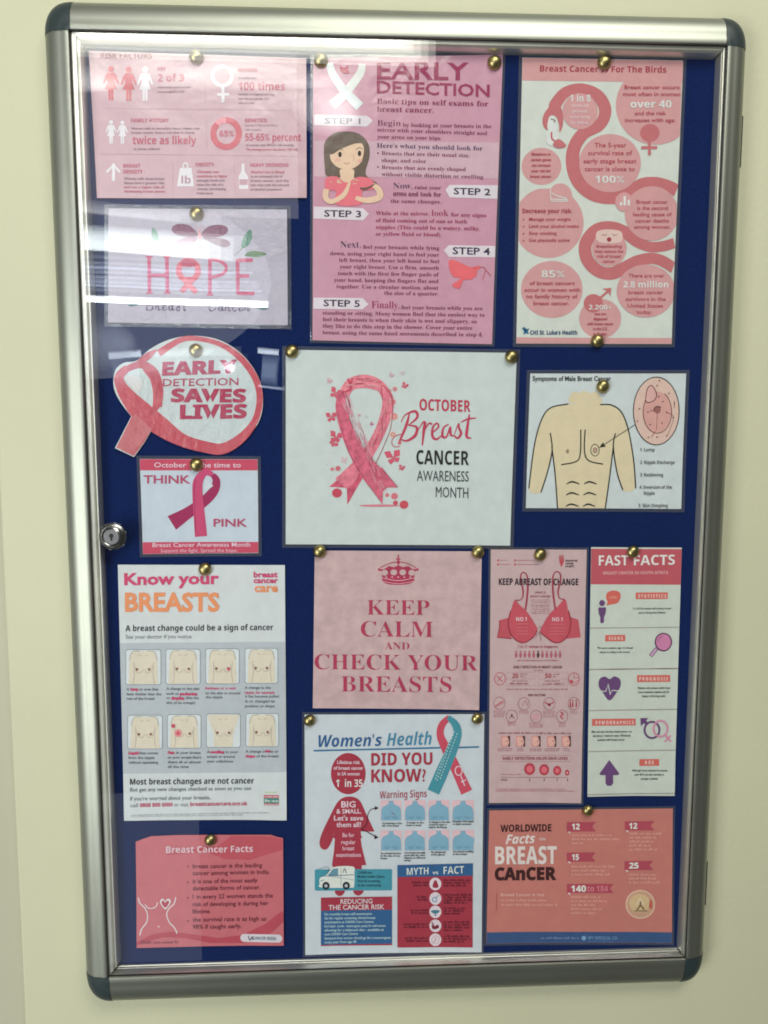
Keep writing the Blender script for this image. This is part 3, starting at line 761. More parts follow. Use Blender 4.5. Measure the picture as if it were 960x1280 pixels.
p.text("Here's what you should look for:", 336, 824, 498, 20, EG, 'serif', y1=512)
for k, (s, x0, x1) in enumerate([('Breasts that are their usual size,', 358, 764), ('shape, and color', 358, 564), ('Breasts that are evenly shaped', 358, 746), ('without visible distortion or swelling', 358, 826)]):
    y = 532 + 32.5 * k; p.text(s, x0, x1, y, 17, ET, 'serif', y1=y + (x1 - x0) * .026, off=-.006)
p.ell(341, 524, 4, 4, ET, 3, 10); p.ell(341, 588, 4, 4, ET, 3, 10)
p.text('Now,', 411, 500, 688, 27, EG, 'serif', off=-.006); p.text('raise your', 510, 632, 689, 17, ET, 'serif', y1=692, off=-.006); p.text('arms and look for', 411, 632, 716, 17, ET, 'serif', y1=722, off=-.006)
p.part('woman_picture'); HB = (102, 88, 76); SK = (222, 184, 150)
p.blob([(196, 424), (255, 436), (296, 480), (302, 540), (284, 610), (300, 640), (335, 662), (345, 690), (300, 680), (262, 650), (220, 628), (215, 580), (180, 580), (178, 628), (150, 636), (104, 628), (96, 590), (92, 520), (98, 470), (140, 432)], HB, 3)
p.blob([(168, 600), (228, 600), (232, 640), (270, 660), (196, 680), (120, 656), (166, 640)], SK, 4)
p.blob([(102, 640), (150, 632), (196, 660), (250, 634), (312, 646), (320, 690), (268, 700), (262, 760), (150, 760), (146, 700), (100, 690)], (226, 104, 116), 4)
p.blob([(128, 520), (190, 490), (250, 472), (276, 500), (266, 560), (232, 592), (190, 600), (150, 586), (124, 556)], SK, 5)
p.blob([(116, 516), (150, 470), (230, 448), (272, 476), (230, 482), (170, 506), (130, 530)], HB, 6)
p.ell(166, 531, 8, 13, (60, 48, 48), 6, 16); p.ell(256, 526, 8, 13, (60, 48, 48), 6, 16); p.line([(184, 570), (200, 574), (212, 566)], 2.5, (176, 100, 92), 6); p.line([(224, 530), (232, 552), (224, 556)], 2, (190, 140, 110), 6)
p.ell(155, 556, 13, 8, (228, 158, 138), 6, 16); p.ell(256, 560, 12, 8, (228, 158, 138), 6, 16)
p.line([(148, 514), (166, 506), (180, 512)], 2.5, (90, 70, 60), 6); p.line([(240, 508), (256, 500), (270, 506)], 2.5, (90, 70, 60), 6)
p.line([(104, 690), (100, 728), (128, 748), (184, 716), (212, 655)], [26, 26, 22, 22, 10], SK, 6); p.line([(318, 668), (346, 696), (346, 728), (290, 742), (238, 730)], [20, 28, 30, 26, 18], SK, 5)
p.blob([(258, 684), (290, 682), (330, 664), (300, 688), (270, 694)], HB, 7)
p.view(380, 240, 3.692)
p.part('bands')
p.poly([(46, 68), (272, 76), (300, 102), (272, 132), (44, 124)], EW, 2); p.poly([(886, 250), (668, 246), (645, 270), (668, 300), (884, 302)], EW, 2); p.poly([(44, 488), (270, 490), (298, 518), (270, 542), (43, 540)], EW, 2)
p.part('step_heading')
p.text('STEP 3', 93, 264, 114, 30, (66, 60, 78), 'plain', off=.02, y1=118); p.text('STEP 4', 685, 858, 287, 32, (66, 60, 78), 'plain', off=.02, y1=291); p.text('STEP 5', 90, 258, 527, 30, (66, 60, 78), 'plain', off=.02, y1=531)
p.part('lettering')
def sl(items, y0, dy, col, k=.014):
    for i, (s, a, b) in enumerate(items): p.text(s, a, b, y0 + dy * i, 17, col, 'serif', y1=y0 + dy * i + (b - a) * k, off=-.006)
sl([('arms and look for', 411, 632), ('the same changes.', 400, 632)], 20, 31, ET)
p.text('While at the mirror,', 331, 578, 107, 17, ED, 'serif', y1=110, off=-.006); p.text('look', 588, 666, 112, 28, ED, 'serif', off=-.006); p.text('for any signs', 678, 840, 113, 17, ED, 'serif', y1=117, off=-.006)
sl([('of fluid coming out of one or both', 331, 752), ('nipples (This could be a watery, milky,', 331, 812), ('or yellow fluid or blood).', 331, 634)], 140, 31, ED)
p.text('Next,', 168, 262, 258, 30, EG, 'serif', off=-.006); p.text('feel your breasts while lying', 272, 624, 262, 17, ET, 'serif', y1=268, off=-.006)
sl([('down, using your right hand to feel your', 120, 624), ('left breast, then your left hand to feel', 162, 624), ('your right breast. Use a firm, smooth', 165, 622), ('touch with the first few finger pads of', 156, 622), ('your hand, keeping the fingers flat and', 138, 620), ('together. Use a circular motion, about', 150, 620), ('the size of a quarter.', 370, 620)], 292, 30.5, ET)
p.text('Finally,', 312, 440, 536, 32, ED, 'serif', y1=539, off=-.006); p.text('feel your breasts while you are', 448, 824, 541, 17, ET, 'serif', y1=546, off=-.006)
sl([('standing or sitting. Many women find that the easiest way to', 86, 832), ('feel their breasts is when their skin is wet and slippery, so', 86, 796), ('they like to do this step in the shower. Cover your entire', 86, 776), ('breast, using the same hand movements described in step 4.', 86, 824)], 566, 30.3, ET)
p.part('dove_picture'); DV = (222, 92, 98)
p.blob([(668, 318), (700, 318), (760, 345), (790, 345), (806, 340), (812, 352), (798, 364), (796, 384), (770, 404), (736, 408), (716, 446), (682, 430), (712, 408), (720, 396), (690, 392), (672, 360)], DV, 3)
p.line([(806, 348), (832, 350), (834, 372), (822, 408)], 3, (190, 70, 90), 3); p.line([(838, 360), (862, 388)], 3, (190, 70, 90), 3); p.ell(790, 352, 3, 3, (150, 40, 60), 4, 8)
POSTERS.append(p)

# ---- 4 for the birds
p = Poster('tall white and pink birds poster with the curling flamingo neck, top right', Q((635, 60, 4.174), [(75, 50), (914, 66)]) + Q((635, 245, 4.174), [(850, 773), (42, 770)]), gain=1.5, seed=4, amp=0.0006, margin=0.004, paper=(192, 200, 188))
p.view(635, 60, 4.174); BP = (196, 144, 142); BR = (186, 102, 104); BT = (170, 62, 78); BWt = (200, 206, 198); BL = (212, 156, 156)
p.part('bands').poly([(76, 52), (913, 68), (911, 182), (73, 170)], BP, 1)
p.part('disc')
# big disc runs off the sheet's right edge
pts = []
for k in range(61):
    a = 2 * math.pi * k / 60; X, Y = 768 + 206 * math.cos(a), 300 + 206 * math.sin(a); X = min(X, 908 - (Y - 68) * .032); Y = max(Y, 170); pts.append((X, Y))
p.poly(pts[:-1], BP, 2); 
p.ell(174, 618, 104, 97, BP, 1); p.ell(272, 775, 62, 68, BP, 2)
p.part('flamingo_picture')
p.blob([(232, 296), (196, 330), (180, 370), (184, 408), (204, 428), (212, 385), (226, 352), (250, 360), (266, 400), (268, 440), (284, 410), (286, 350), (268, 300)], BR, 2)
p.line([(240, 318), (250, 290), (300, 232), (385, 215), (468, 250), (506, 325), (478, 400), (395, 445), (345, 520), (338, 610), (372, 700), (450, 762), (560, 778), (640, 752), (700, 712), (775, 706), (850, 728), (884, 752)], [60, 62, 56, 58, 62, 64, 62, 66, 68, 72, 76, 78, 74, 70, 66, 62, 62, 60], BR, 2, n=8)
p.ell(375, 332, 92, 94, BP, 3); p.ell(531, 602, 161, 152, BP, 3)
p.blob([(222, 355), (250, 372), (262, 420), (230, 446), (205, 420), (208, 380)], BWt, 4); p.line([(222, 372), (244, 380), (238, 390)], 7, (130, 120, 112), 5)
p.blob([(208, 430), (258, 440), (262, 480), (232, 512), (200, 490)], BWt, 3)
p.line([(226, 440), (228, 474), (250, 492)], 8, (190, 80, 96), 5); p.blob([(232, 506), (262, 476), (302, 512), (262, 524)], BR, 5)
p.part('symbol')
p.ell(738, 444, 50, 46, BR, 4); p.line([(736, 488), (736, 560)], 15, BR, 4); p.line([(694, 521), (776, 521)], 15, BR, 4)
p.line([(220, 738), (222, 790), (310, 792)], 5, BWt, 4, smooth=False)
p.line([(226, 756), (250, 770), (268, 776), (306, 786)], 5, BWt, 4)
p.part('heading').text('Breast Cancer Is For The Birds', 166, 824, 124, 32, (162, 52, 66), 'bold', y1=131)
p.part('lettering')
def ct(items, cx, y0, dy, h, col, wf=.8, st='bold', off=0.0):
    for i, s in enumerate(items): p.text(s, cx, None, y0 + dy * i, h, col, st, align='c', wf=wf, layer=5, off=off)
p.text('1 in 8', 322, 430, 281, 36, BWt, 'bold', layer=5); ct(['women will', 'get breast', 'cancer during', 'her lifetime.'], 374, 308, 30, 15, (216, 190, 190), .9)
p.text('Breast cancer occurs', 606, 892, 216, 20, BT, 'reg', y1=217, layer=5, off=.01); p.text('most often in women', 598, 896, 252, 20, BT, 'reg', y1=253, layer=5, off=.01)
p.text('over 40', 637, 851, 313, 38, BWt, 'bold', layer=5, off=.01); p.text('and the risk', 660, 822, 352, 20, BT, 'reg', layer=5, off=.01); p.text('increases with age.', 608, 872, 388, 20, BT, 'reg', layer=5, off=.01)
p.text('The 5-year', 450, 616, 520, 24, BT, 'reg', layer=5, off=.01); p.text('survival rate of', 416, 646, 561, 24, BT, 'reg', layer=5, off=.01); p.text('early stage breast', 392, 668, 603, 24, BT, 'reg', layer=5, off=.01); p.text('cancer is close to', 398, 660, 644, 24, BT, 'reg', layer=5, off=.01)
p.text('100%', 454, 606, 704, 36, BWt, 'bold', layer=5)
ct(['Mutations in', 'certain genes', 'can increase', 'your risk for', 'breast cancer.'], 171, 562, 29, 15, BT, .93, 'bold')
p.view(635, 245, 4.174)
p.part('disc')
pts = []
for k in range(60):
    a = 2 * math.pi * k / 60; X, Y = 210 + 184 * math.cos(a), 140 + 184 * math.sin(a); X = max(X, 60 - Y * .02); Y = max(Y, -38); pts.append((X, Y))
p.poly(pts, BP, 1)
p.ell(228, 488, 161, 149, BP, 1); p.ell(480, 640, 110, 104, BP, 1); p.ell(604, 32, 46, 50, BP, 4)
p.part('flamingo_picture')
p.line([(868, 245), (810, 262), (740, 266), (670, 238), (610, 190), (530, 164), (455, 182), (404, 250), (412, 330), (468, 390), (540, 404), (610, 374), (670, 342), (740, 326), (800, 338), (866, 378)], [52, 54, 54, 58, 64, 64, 66, 66, 66, 66, 66, 66, 62, 58, 58, 56], BR, 2, n=8)
pts = []
for k in range(60):
    a = 2 * math.pi * k / 60; X, Y = 748 + 140 * math.cos(a), 92 + 142 * math.sin(a); X = min(X, 880 - Y * .03); pts.append((X, max(Y, -48)))
p.poly(pts, BP, 3)
pts = []
for k in range(60):
    a = 2 * math.pi * k / 60; X, Y = 718 + 152 * math.cos(a), 496 + 138 * math.sin(a); X = min(X, 866 - Y * .008); pts.append((X, Y))
p.poly(pts, BP, 3)
p.ell(528, 274, 90, 92, BP, 3); p.blob([(462, 190), (500, 176), (560, 178), (592, 192), (594, 232), (560, 246), (490, 246), (460, 228)], (208, 180, 168), 4); p.arc(500, 196, 14, 10, 20, 160, 3, (140, 90, 90), 5); p.arc(556, 196, 14, 10, 20, 160, 3, (140, 90, 90), 5); p.ell(526, 228, 12, 12, (158, 56, 66), 5, 16)
p.part('symbol')
p.ell(444, 560, 50, 48, BR, 2); p.line([(474, 538), (532, 488)], 13, BR, 2); p.poly([(490, 484), (538, 480), (532, 526), (522, 498)], BR, 3)
for x, t in ((588, 34), (607, 2), (628, 22)): p.line([(x, 50), (x, t)], 12, BWt, 5)
p.line([(222, 2), (224, 28), (312, 28)], 5, BWt, 4, smooth=False)
p.part('lettering')
p.text('Decrease your risk:', 74, 332, 90, 22, (158, 50, 66), 'bold', layer=5)
for k, (s, b) in enumerate([('Manage your weight', 326), ('Limit your alcohol intake', 368), ('Stop smoking', 252), ('Get physically active', 320)]):
    p.text(s, 108, b, 130 + k * 36.5, 17, BT, 'reg', layer=5, off=.008); p.ell(80, 124 + k * 36.5, 4, 4, BT, 5, 8)
p.text('85%', 173, 294, 425, 36, BWt, 'bold', layer=5)
for s, a, b, y in (('of breast cancers', 112, 346, 465), ('occur in women with', 84, 374, 500), ('no family history of', 94, 362, 534), ('breast cancer.', 132, 318, 570), ('Breast cancer', 668, 832, 42), ('is the second', 672, 832, 74), ('leading cause of', 650, 852, 107), ('cancer deaths', 662, 836, 140), ('among women.', 656, 846, 172),
                   ('There are over', 626, 814, 426), ('breast cancer', 626, 806, 513), ('survivors in the', 612, 820, 548), ('United States', 622, 806, 583), ('today.', 668, 748, 616)):
    p.text(s, a, b, y, 20, BT, 'reg', layer=5, off=.01)
p.text('2.8 million', 600, 834, 478, 32, BWt, 'bold', layer=5)
p.text('2,200+', 420, 540, 593, 24, BWt, 'bold', layer=5)
ct(['men are', 'diagnosed', 'with breast cancer', 'in the U.S.', 'each year.'], 480, 622, 26, 15, BT, .85, 'bold')
ct(['Breastfeeding', 'may reduce the', 'risk of breast', 'cancer.'], 526, 272, 26, 16, BT, .85, 'bold')
p.part('bands').poly([(42, 738), (852, 742), (850, 772), (42, 769)], BP, 1)
p.part('logo').text("CHI St. Luke's Health", 114, 360, 724, 22, (28, 66, 106), 'bold', off=.012)
p.poly([(70, 690), (84, 684), (96, 696), (110, 690), (102, 706), (106, 722), (92, 716), (78, 724), (82, 706)], (28, 110, 140), 3); p.poly([(84, 692), (98, 700), (92, 712), (82, 704)], (28, 60, 100), 4)
POSTERS.append(p)

# ---- 5 early detection saves lives, cut out in a ribbon shape
v = (130, 410, 4.364)
out = Poster.cr([(60, 655), (150, 470), (75, 380), (52, 300), (60, 235), (100, 195), (180, 178), (260, 112), (340, 68), (440, 46), (540, 46), (640, 68), (740, 130), (820, 220), (862, 320), (866, 430), (835, 530), (760, 610), (660, 682), (600, 684), (440, 640), (264, 552), (166, 704)], 8, True)
sharp = [(60, 655), (166, 704)]
P0 = [(62, 655), (150, 482)] + [tuple(q) for q in Poster.cr([(150, 482), (98, 415), (62, 350), (52, 290), (66, 226), (110, 190), (180, 178), (250, 118), (340, 70), (440, 46), (540, 46), (640, 70), (740, 132), (816, 220), (860, 320), (866, 430), (838, 525), (765, 605), (664, 680)], 6)][1:] + [tuple(q) for q in Poster.cr([(664, 680), (600, 682), (440, 640), (350, 602), (264, 552)], 5)][1:] + [(225, 620), (166, 704)]
p = Poster('cut out ribbon shaped EARLY DETECTION SAVES LIVES sign in red and white', Q(v, [(60, 46), (866, 46), (866, 700), (60, 700)]), gain=1.35, gloss='crinkle', seed=5, amp=0.0018, z=0.0014, paper=(190, 204, 202), outline=Q(v, P0))
p.view(*v); p.part('ribbon_picture'); RB = (198, 66, 84)
p.line([(300, 138), (420, 66), (520, 60), (640, 92), (740, 160), (812, 250), (846, 340), (846, 430), (816, 520), (742, 606), (648, 658), (560, 650), (430, 612), (310, 536), (200, 450), (130, 372), (92, 310), (86, 262), (130, 218)], [40, 30, 26, 28, 34, 34, 34, 34, 38, 52, 60, 62, 70, 104, 112, 84, 60, 50, 40], RB, 1, n=8)
p.poly([(70, 652), (152, 484), (176, 470), (262, 552), (224, 618), (165, 698)], (196, 96, 104), 2)
p.line([(130, 222), (205, 200), (270, 240), (300, 320), (298, 400), (260, 470)], [34, 40, 50, 46, 40, 30], (188, 60, 80), 2); p.line([(230, 214), (280, 270), (296, 350), (292, 430)], [46, 60, 56, 50], (200, 72, 90), 2); p.blob([(118, 272), (156, 258), (206, 276), (212, 312), (188, 352), (152, 322)], (206, 208, 204), 3)
p.blob([(178, 190), (230, 140), (290, 118), (262, 160), (220, 190)], (188, 60, 84), 3)
p.part('lettering'); LP = (178, 40, 84)
p.text('EARLY', 318, 726, 258, 72, LP, 'bold', y1=244, off=.03, slant=.04); p.text('DETECTION', 322, 734, 318, 40, LP, 'reg', y1=312, off=.012, slant=.04)
p.text('SAVES', 366, 776, 402, 72, LP, 'bold', y1=404, off=.03, slant=.04); p.text('LIVES', 414, 780, 494, 76, LP, 'bold', y1=490, off=.03, slant=.04)
POSTERS.append(p)

# ---- 6 think pink
p = Poster('small white THINK PINK card with a slanting pink ribbon', Q((110, 565, 4.174), [(270, 36), (885, 38), (890, 526), (288, 532)]), gain=1.5, seed=6, amp=0.0005, margin=0.0038, paper=(182, 196, 204))
p.view(110, 565, 4.174); TP = (196, 62, 108)
p.part('bands').poly([(270, 37), (884, 39), (885, 96), (272, 96)], (196, 64, 92), 1); p.poly([(286, 470), (889, 468), (890, 524), (288, 531)], (196, 64, 92), 1)
p.part('lettering')
p.text('October', 346, 514, 80, 26, (222, 190, 200), 'reg', off=.006); p.text('is the time to', 540, 798, 80, 26, (222, 190, 200), 'reg', off=.006)
p.text('THINK', 290, 534, 163, 42, (178, 70, 104), 'reg', off=.022); p.text('PINK', 655, 832, 388, 40, (178, 70, 104), 'reg', off=.022)
p.text('Breast Cancer Awareness Month', 338, 848, 495, 22, (226, 190, 200), 'reg', off=.008, y1=492); p.text('Support the fight. Spread the hope.', 380, 782, 523, 18, (222, 180, 190), 'reg', y1=520)
p.part('ribbon_picture')
p.line([(438, 370), (520, 318), (600, 262), (655, 205), (670, 150), (650, 118)], [84, 60, 54, 50, 40, 26], (158, 36, 86), 2)
p.line([(650, 118), (612, 106), (576, 150), (572, 220), (580, 320), (590, 440)], [26, 34, 50, 54, 58, 64], TP, 3)
p.poly([(606, 148), (632, 148), (654, 176), (610, 212)], (190, 200, 206), 4)
p.line([(560, 140), (556, 220), (562, 420)], 5, (170, 46, 94), 4)
POSTERS.append(p)

# ---- 7 october awareness month
p = Poster('large white OCTOBER awareness month poster with a sketched red ribbon, centre', Q((345, 425, 3.097), [(38, 38), (932, 50), (905, 795), (38, 790)]), gain=1.45, seed=7, amp=0.0010, margin=0.0042, paper=(190, 202, 196))
p.view(345, 425, 3.097); SR = (196, 62, 92)
p.part('ribbon_picture')
p.line([(255, 560), (305, 505), (355, 440), (400, 360), (428, 280), (432, 225), (405, 178)], [70, 56, 46, 42, 44, 44, 36], (216, 112, 130), 2, mottle=.25)
p.poly([(206, 568), (262, 520), (292, 484), (345, 520), (320, 560), (276, 638), (274, 572)], (200, 78, 104), 2, .3)
p.line([(425, 196), (390, 172), (340, 160), (290, 172), (262, 210)], [30, 46, 52, 46, 40], (222, 124, 136), 3, mottle=.25)
p.line([(258, 196), (252, 260), (278, 360), (322, 450), (372, 520), (420, 580)], [26, 44, 50, 62, 76, 74], (208, 92, 118), 4, mottle=.3)
p.poly([(385, 500), (408, 492), (472, 570), (414, 570), (412, 636), (345, 545)], (208, 94, 118), 5, .3)
p.line([(236, 250), (262, 370), (300, 470), (405, 625)], 1.4, (170, 56, 88), 6); p.line([(280, 215), (300, 330), (350, 430), (470, 568)], 1.4, (170, 56, 88), 6); p.line([(385, 480), (440, 350), (452, 250), (436, 200), (408, 178), (415, 240)], 2, (160, 40, 70), 6)
p.line([(278, 150), (290, 188), (258, 205)], 8, SR, 5); p.line([(296, 148), (286, 185)], 6, SR, 5)
for k in range(90):
    t = p.rs.random(); cx = 258 + 150 * t ** 1.1; cy = 210 + 370 * t; a = p.rs.uniform(-18, 22)
    p.line([(cx + a, cy - 16), (cx + a + 10, cy + 16)], p.rs.uniform(1, 2.4), p.rs.choice([(226, 160, 170), (214, 120, 140), (176, 40, 78)]), 7)
for k in range(46):
    t = p.rs.random(); cx = 432 - 70 * t * t; cy = 220 + 210 * t; a = p.rs.uniform(-14, 14)
    p.line([(cx + a, cy - 12), (cx + a - 5, cy + 12)], p.rs.uniform(1, 2.4), p.rs.choice([(228, 166, 170), (214, 126, 134), (184, 52, 84)]), 7)
for k in range(26):
    x = p.rs.uniform(275, 400); y = 160 + abs(x - 340) * .12 + p.rs.uniform(-14, 14); p.line([(x - 14, y), (x + 14, y + p.rs.uniform(-3, 3))], 1.6, p.rs.choice([(230, 170, 174), (190, 60, 90)]), 7)
p.part('shadow_tint').ell(400, 641, 78, 5, (206, 120, 132), 1, 30)
p.part('butterflies')
def bfly(x, y, r, rot, col=(206, 80, 104)):
    ca, sa = math.cos(rot), math.sin(rot)
    f = lambda q: [(x + (a * ca - b * sa) * r, y + (a * sa + b * ca) * r) for a, b in q]
    p.poly(f([(0, 0), (-.2, -.9), (-.9, -1), (-.8, -.2)]), col, 2); p.poly(f([(0, 0), (.3, -.8), (1, -.7), (.8, 0)]), col, 2); p.poly(f([(0, 0), (-.8, .1), (-.6, .7), (-.1, .5)]), col, 2); p.poly(f([(0, 0), (.7, .2), (.4, .7), (0, .5)]), col, 2)
for a in ((230, 208, 24, .3), (215, 300, 22, -.2), (232, 378, 26, .1), (222, 400, 18, 1.0), (455, 455, 32, -.3), (486, 496, 13, .2), (498, 178, 14, .4), (446, 138, 11, .5, (196, 160, 166)), (490, 130, 10, -.4, (196, 180, 182)), (207, 160, 12, .3, (206, 160, 166)), (262, 466, 13, .2, (204, 172, 176)), (370, 326, 8, .6, (190, 100, 150)), (350, 298, 7, 0, (180, 190, 190)), (322, 292, 7, 0, (206, 150, 160))): bfly(*a)
for x, y, r, c in ((236, 592, 20, (200, 64, 88)), (495, 637, 18, (206, 74, 88)), (458, 604, 14, (216, 120, 130)), (462, 630, 10, (206, 84, 100)), (430, 600, 9, (218, 140, 146)), (240, 497, 11, (210, 120, 130)), (218, 500, 8, (214, 150, 156)), (460, 190, 10, (214, 150, 150)), (440, 196, 7, (220, 160, 160)), (450, 240, 14, (220, 130, 130)), (456, 296, 16, (226, 160, 150)), (452, 366, 13, (228, 180, 160)), (478, 398, 8, (216, 120, 130))):
    p.ell(x, y, r, r * .92, c, 2, 9); p.ringe(x, y, r * .5, r * .5, 2, (190, 60, 80), 3)
for k in range(22): x, y = p.rs.uniform(180, 300), p.rs.uniform(430, 530); p.ell(x, y, 1.8, 1.8, (206, 150, 160), 2, 6)
p.part('lettering')
p.text('OCTOBER', 555, 752, 272, 44, (190, 44, 74), 'bold', y1=278); p.text('CANCER', 543, 746, 480, 54, (44, 46, 46), 'bold', y1=484)
p.text('AWARENESS', 545, 746, 545, 40, (72, 76, 76), 'reg', y1=548); p.text('MONTH', 618, 744, 608, 40, (72, 76, 76), 'reg', y1=612)
p.part('script_lettering'); SC = (190, 52, 84)
p.line([(516, 284), (504, 330), (478, 392)], [5, 11, 7], SC); p.line([(484, 318), (500, 290), (538, 276), (546, 300), (512, 330)], [3, 5, 10, 9, 4], SC); p.line([(512, 330), (544, 338), (538, 370), (505, 390), (478, 382)], [4, 9, 12, 8, 4], SC)
p.line([(480, 412), (456, 412), (448, 392), (462, 372), (490, 364)], 3, SC)
p.line([(548, 352), (566, 322), (576, 320), (572, 350), (566, 408)], [3, 5, 10, 11, 5], SC); p.line([(574, 352), (590, 324), (604, 326)], [4, 6, 8], SC)
p.line([(600, 362), (628, 338), (622, 322), (606, 340), (606, 374), (622, 384), (642, 368)], [4, 7, 6, 8, 10, 8, 4], SC)
p.line([(668, 326), (648, 340), (644, 372), (660, 374), (674, 336), (676, 366), (688, 372)], [5, 7, 10, 7, 6, 9, 4], SC)
p.line([(690, 366), (706, 324), (708, 340), (716, 362), (702, 380), (688, 368)], [3, 5, 8, 10, 8, 4], SC)
p.line([(748, 288), (740, 340), (738, 374), (756, 380)], [6, 11, 10, 4], SC); p.line([(716, 318), (742, 306), (774, 302)], [4, 7, 4], SC)
POSTERS.append(p)

# ---- 8 symptoms of male breast cancer
p = Poster('white diagram card of a bare male torso with a round close-up and arrow', Q((645, 455, 4.364), [(78, 52), (928, 52), (898, 790), (52, 785)]), gain=1.5, seed=8, amp=0.0005, margin=0.0042, paper=(188, 199, 196))
p.view(645, 455, 4.364); SKN = (205, 192, 152); BK = (44, 48, 44)
p.part('torso_picture')
p.blob([(298, 212), (296, 170), (320, 150), (345, 158), (368, 146), (400, 158), (432, 150), (456, 172), (458, 215)], SKN, 1)
p.poly(list(map(tuple, Poster.cr([(285, 218), (190, 238), (140, 300), (100, 440), (68, 680)], 6))) + [(76, 700), (105, 708), (134, 700)] + list(map(tuple, Poster.cr([(134, 698), (170, 590), (196, 455)], 5))) + [(206, 560), (222, 788), (486, 790), (510, 620), (532, 455)] + list(map(tuple, Poster.cr([(532, 455), (550, 590), (582, 688)], 5))) + [(600, 698), (630, 694), (652, 676)] + list(map(tuple, Poster.cr([(652, 676), (640, 520), (612, 360), (570, 260), (520, 224), (458, 216)], 6))), SKN, 1)
for pts in ([(285, 218), (190, 238), (140, 300), (100, 440), (68, 678)], [(458, 222), (520, 224), (575, 264), (612, 360), (640, 520), (652, 678)], [(186, 376), (196, 470), (170, 590), (134, 700)], [(194, 450), (212, 600), (225, 786)], [(541, 378), (530, 450), (550, 590), (582, 688)], [(530, 450), (508, 630), (486, 786)],
            [(352, 358), (350, 480), (330, 530), (246, 549)], [(376, 358), (372, 470), (394, 526), (474, 546)]): p.line(pts, 6.5, BK, 3)
for x0, x1, y in ((275, 344, 654), (370, 438, 654), (272, 342, 714), (366, 436, 714), (270, 340, 776), (364, 430, 776)): p.line([(x0, y), ((x0 + x1) / 2 - 5, y - 12), (x1, y)], [5, 9, 5], BK, 3)
p.ell(280, 476, 11, 14, (176, 158, 126), 2, 16); p.ell(280, 476, 5, 6, (120, 104, 88), 3, 12); p.ringe(430, 470, 23, 32, 4, BK); p.ell(430, 470, 11, 14, (186, 150, 130), 3, 16); p.ringe(430, 470, 10, 13, 3, (90, 74, 66), 4)
p.part('close_up_picture')
p.ell(764, 256, 125, 185, (206, 176, 158), 2, 48); p.ringe(764, 256, 125, 185, 4.5, BK, 4); p.ell(770, 262, 76, 112, (202, 150, 138), 3, 40); p.arc(770, 262, 78, 116, -60, 250, 4, (110, 70, 66), 4)
p.blob([(705, 190), (712, 140), (738, 118), (756, 146), (760, 180), (730, 210)], (206, 160, 150), 4); p.line([(705, 190), (712, 210), (750, 200), (766, 165), (740, 118), (715, 135), (706, 186)], 4, (90, 56, 56), 5)
p.ell(770, 250, 18, 20, (150, 96, 90), 5, 20); p.arc(772, 252, 22, 20, 160, 320, 5, (90, 56, 56), 6)
for x, y in ((735, 255), (718, 262), (820, 264), (856, 292), (862, 216), (832, 160), (768, 118), (730, 330), (794, 322), (672, 244), (660, 312), (778, 178), (800, 205), (720, 400), (768, 398), (820, 392), (780, 90)): p.ell(x, y, 4, 4, (90, 56, 56), 6, 8)
p.line([(770, 270), (764, 360)], 2.5, (140, 90, 84), 5); p.line([(820, 264), (858, 292), (824, 390)], 2.5, (120, 80, 74), 5); p.line([(760, 365), (735, 400)], 5, (170, 110, 100), 5); p.line([(862, 200), (862, 240)], 3, (120, 80, 74), 5)
p.part('arrow'); p.line([(646, 332), (478, 440)], 3.5, BK, 4); p.poly([(452, 456), (472, 428), (488, 450)], BK, 4)
p.part('heading').text('Symptoms of Male Breast Cancer', 90, 517, 92, 26, (52, 56, 60), 'reg', off=.02)
p.part('lettering')
for s, a, b, y in (('1: Lump', 676, 755, 477), ('2: Nipple Discharge', 676, 864, 546), ('3: Reddening', 676, 800, 614), ('4: Inversion of the', 672, 848, 681), ('Nipple', 696, 755, 714), ('5: Skin Dimpling', 668, 824, 781)): p.text(s, a, b, y, 19, (48, 50, 52), 'bold', off=-.008)
POSTERS.append(p)

# ---- 9 know your breasts
p = Poster('tall white and grey Know your BREASTS poster with eight small torso drawings', Q((140, 695, 4.267), [(32, 46), (922, 48)]) + Q((140, 860, 4.267), [(932, 702), (66, 705)]), gain=1.5, gloss='paper', seed=9, amp=0.0012, paper=(192, 200, 198))
p.view(140, 695, 4.267); KP = (200, 44, 100); KO = (222, 132, 68); KD = (46, 50, 54); KG = (108, 114, 118); PN = (204, 196, 172)
p.part('heading').text('Know your', 66, 572, 152, 62, KP, 'plain', off=.035, y1=146); p.text('BREASTS', 70, 574, 292, 98, KO, 'plain', off=.035, y1=292)
p.part('logo').text('breast', 755, 884, 112, 30, KP, 'plain', off=.04); p.text('cancer', 755, 886, 143, 30, KP, 'plain', off=.04); p.text('care', 760, 886, 190, 46, KO, 'plain', off=.03)
p.part('lettering').text('A breast change could be a sign of cancer', 73, 860, 400, 31, KD, 'bold', y1=394); p.text('See your doctor if you notice', 74, 424, 440, 21, KG, 'reg', y1=438)
p.part('bands').poly([(37, 464), (923, 456), (928, 704 + 448), (54, 704 + 456)], (168, 177, 180), 1)
p.part('torso_picture')
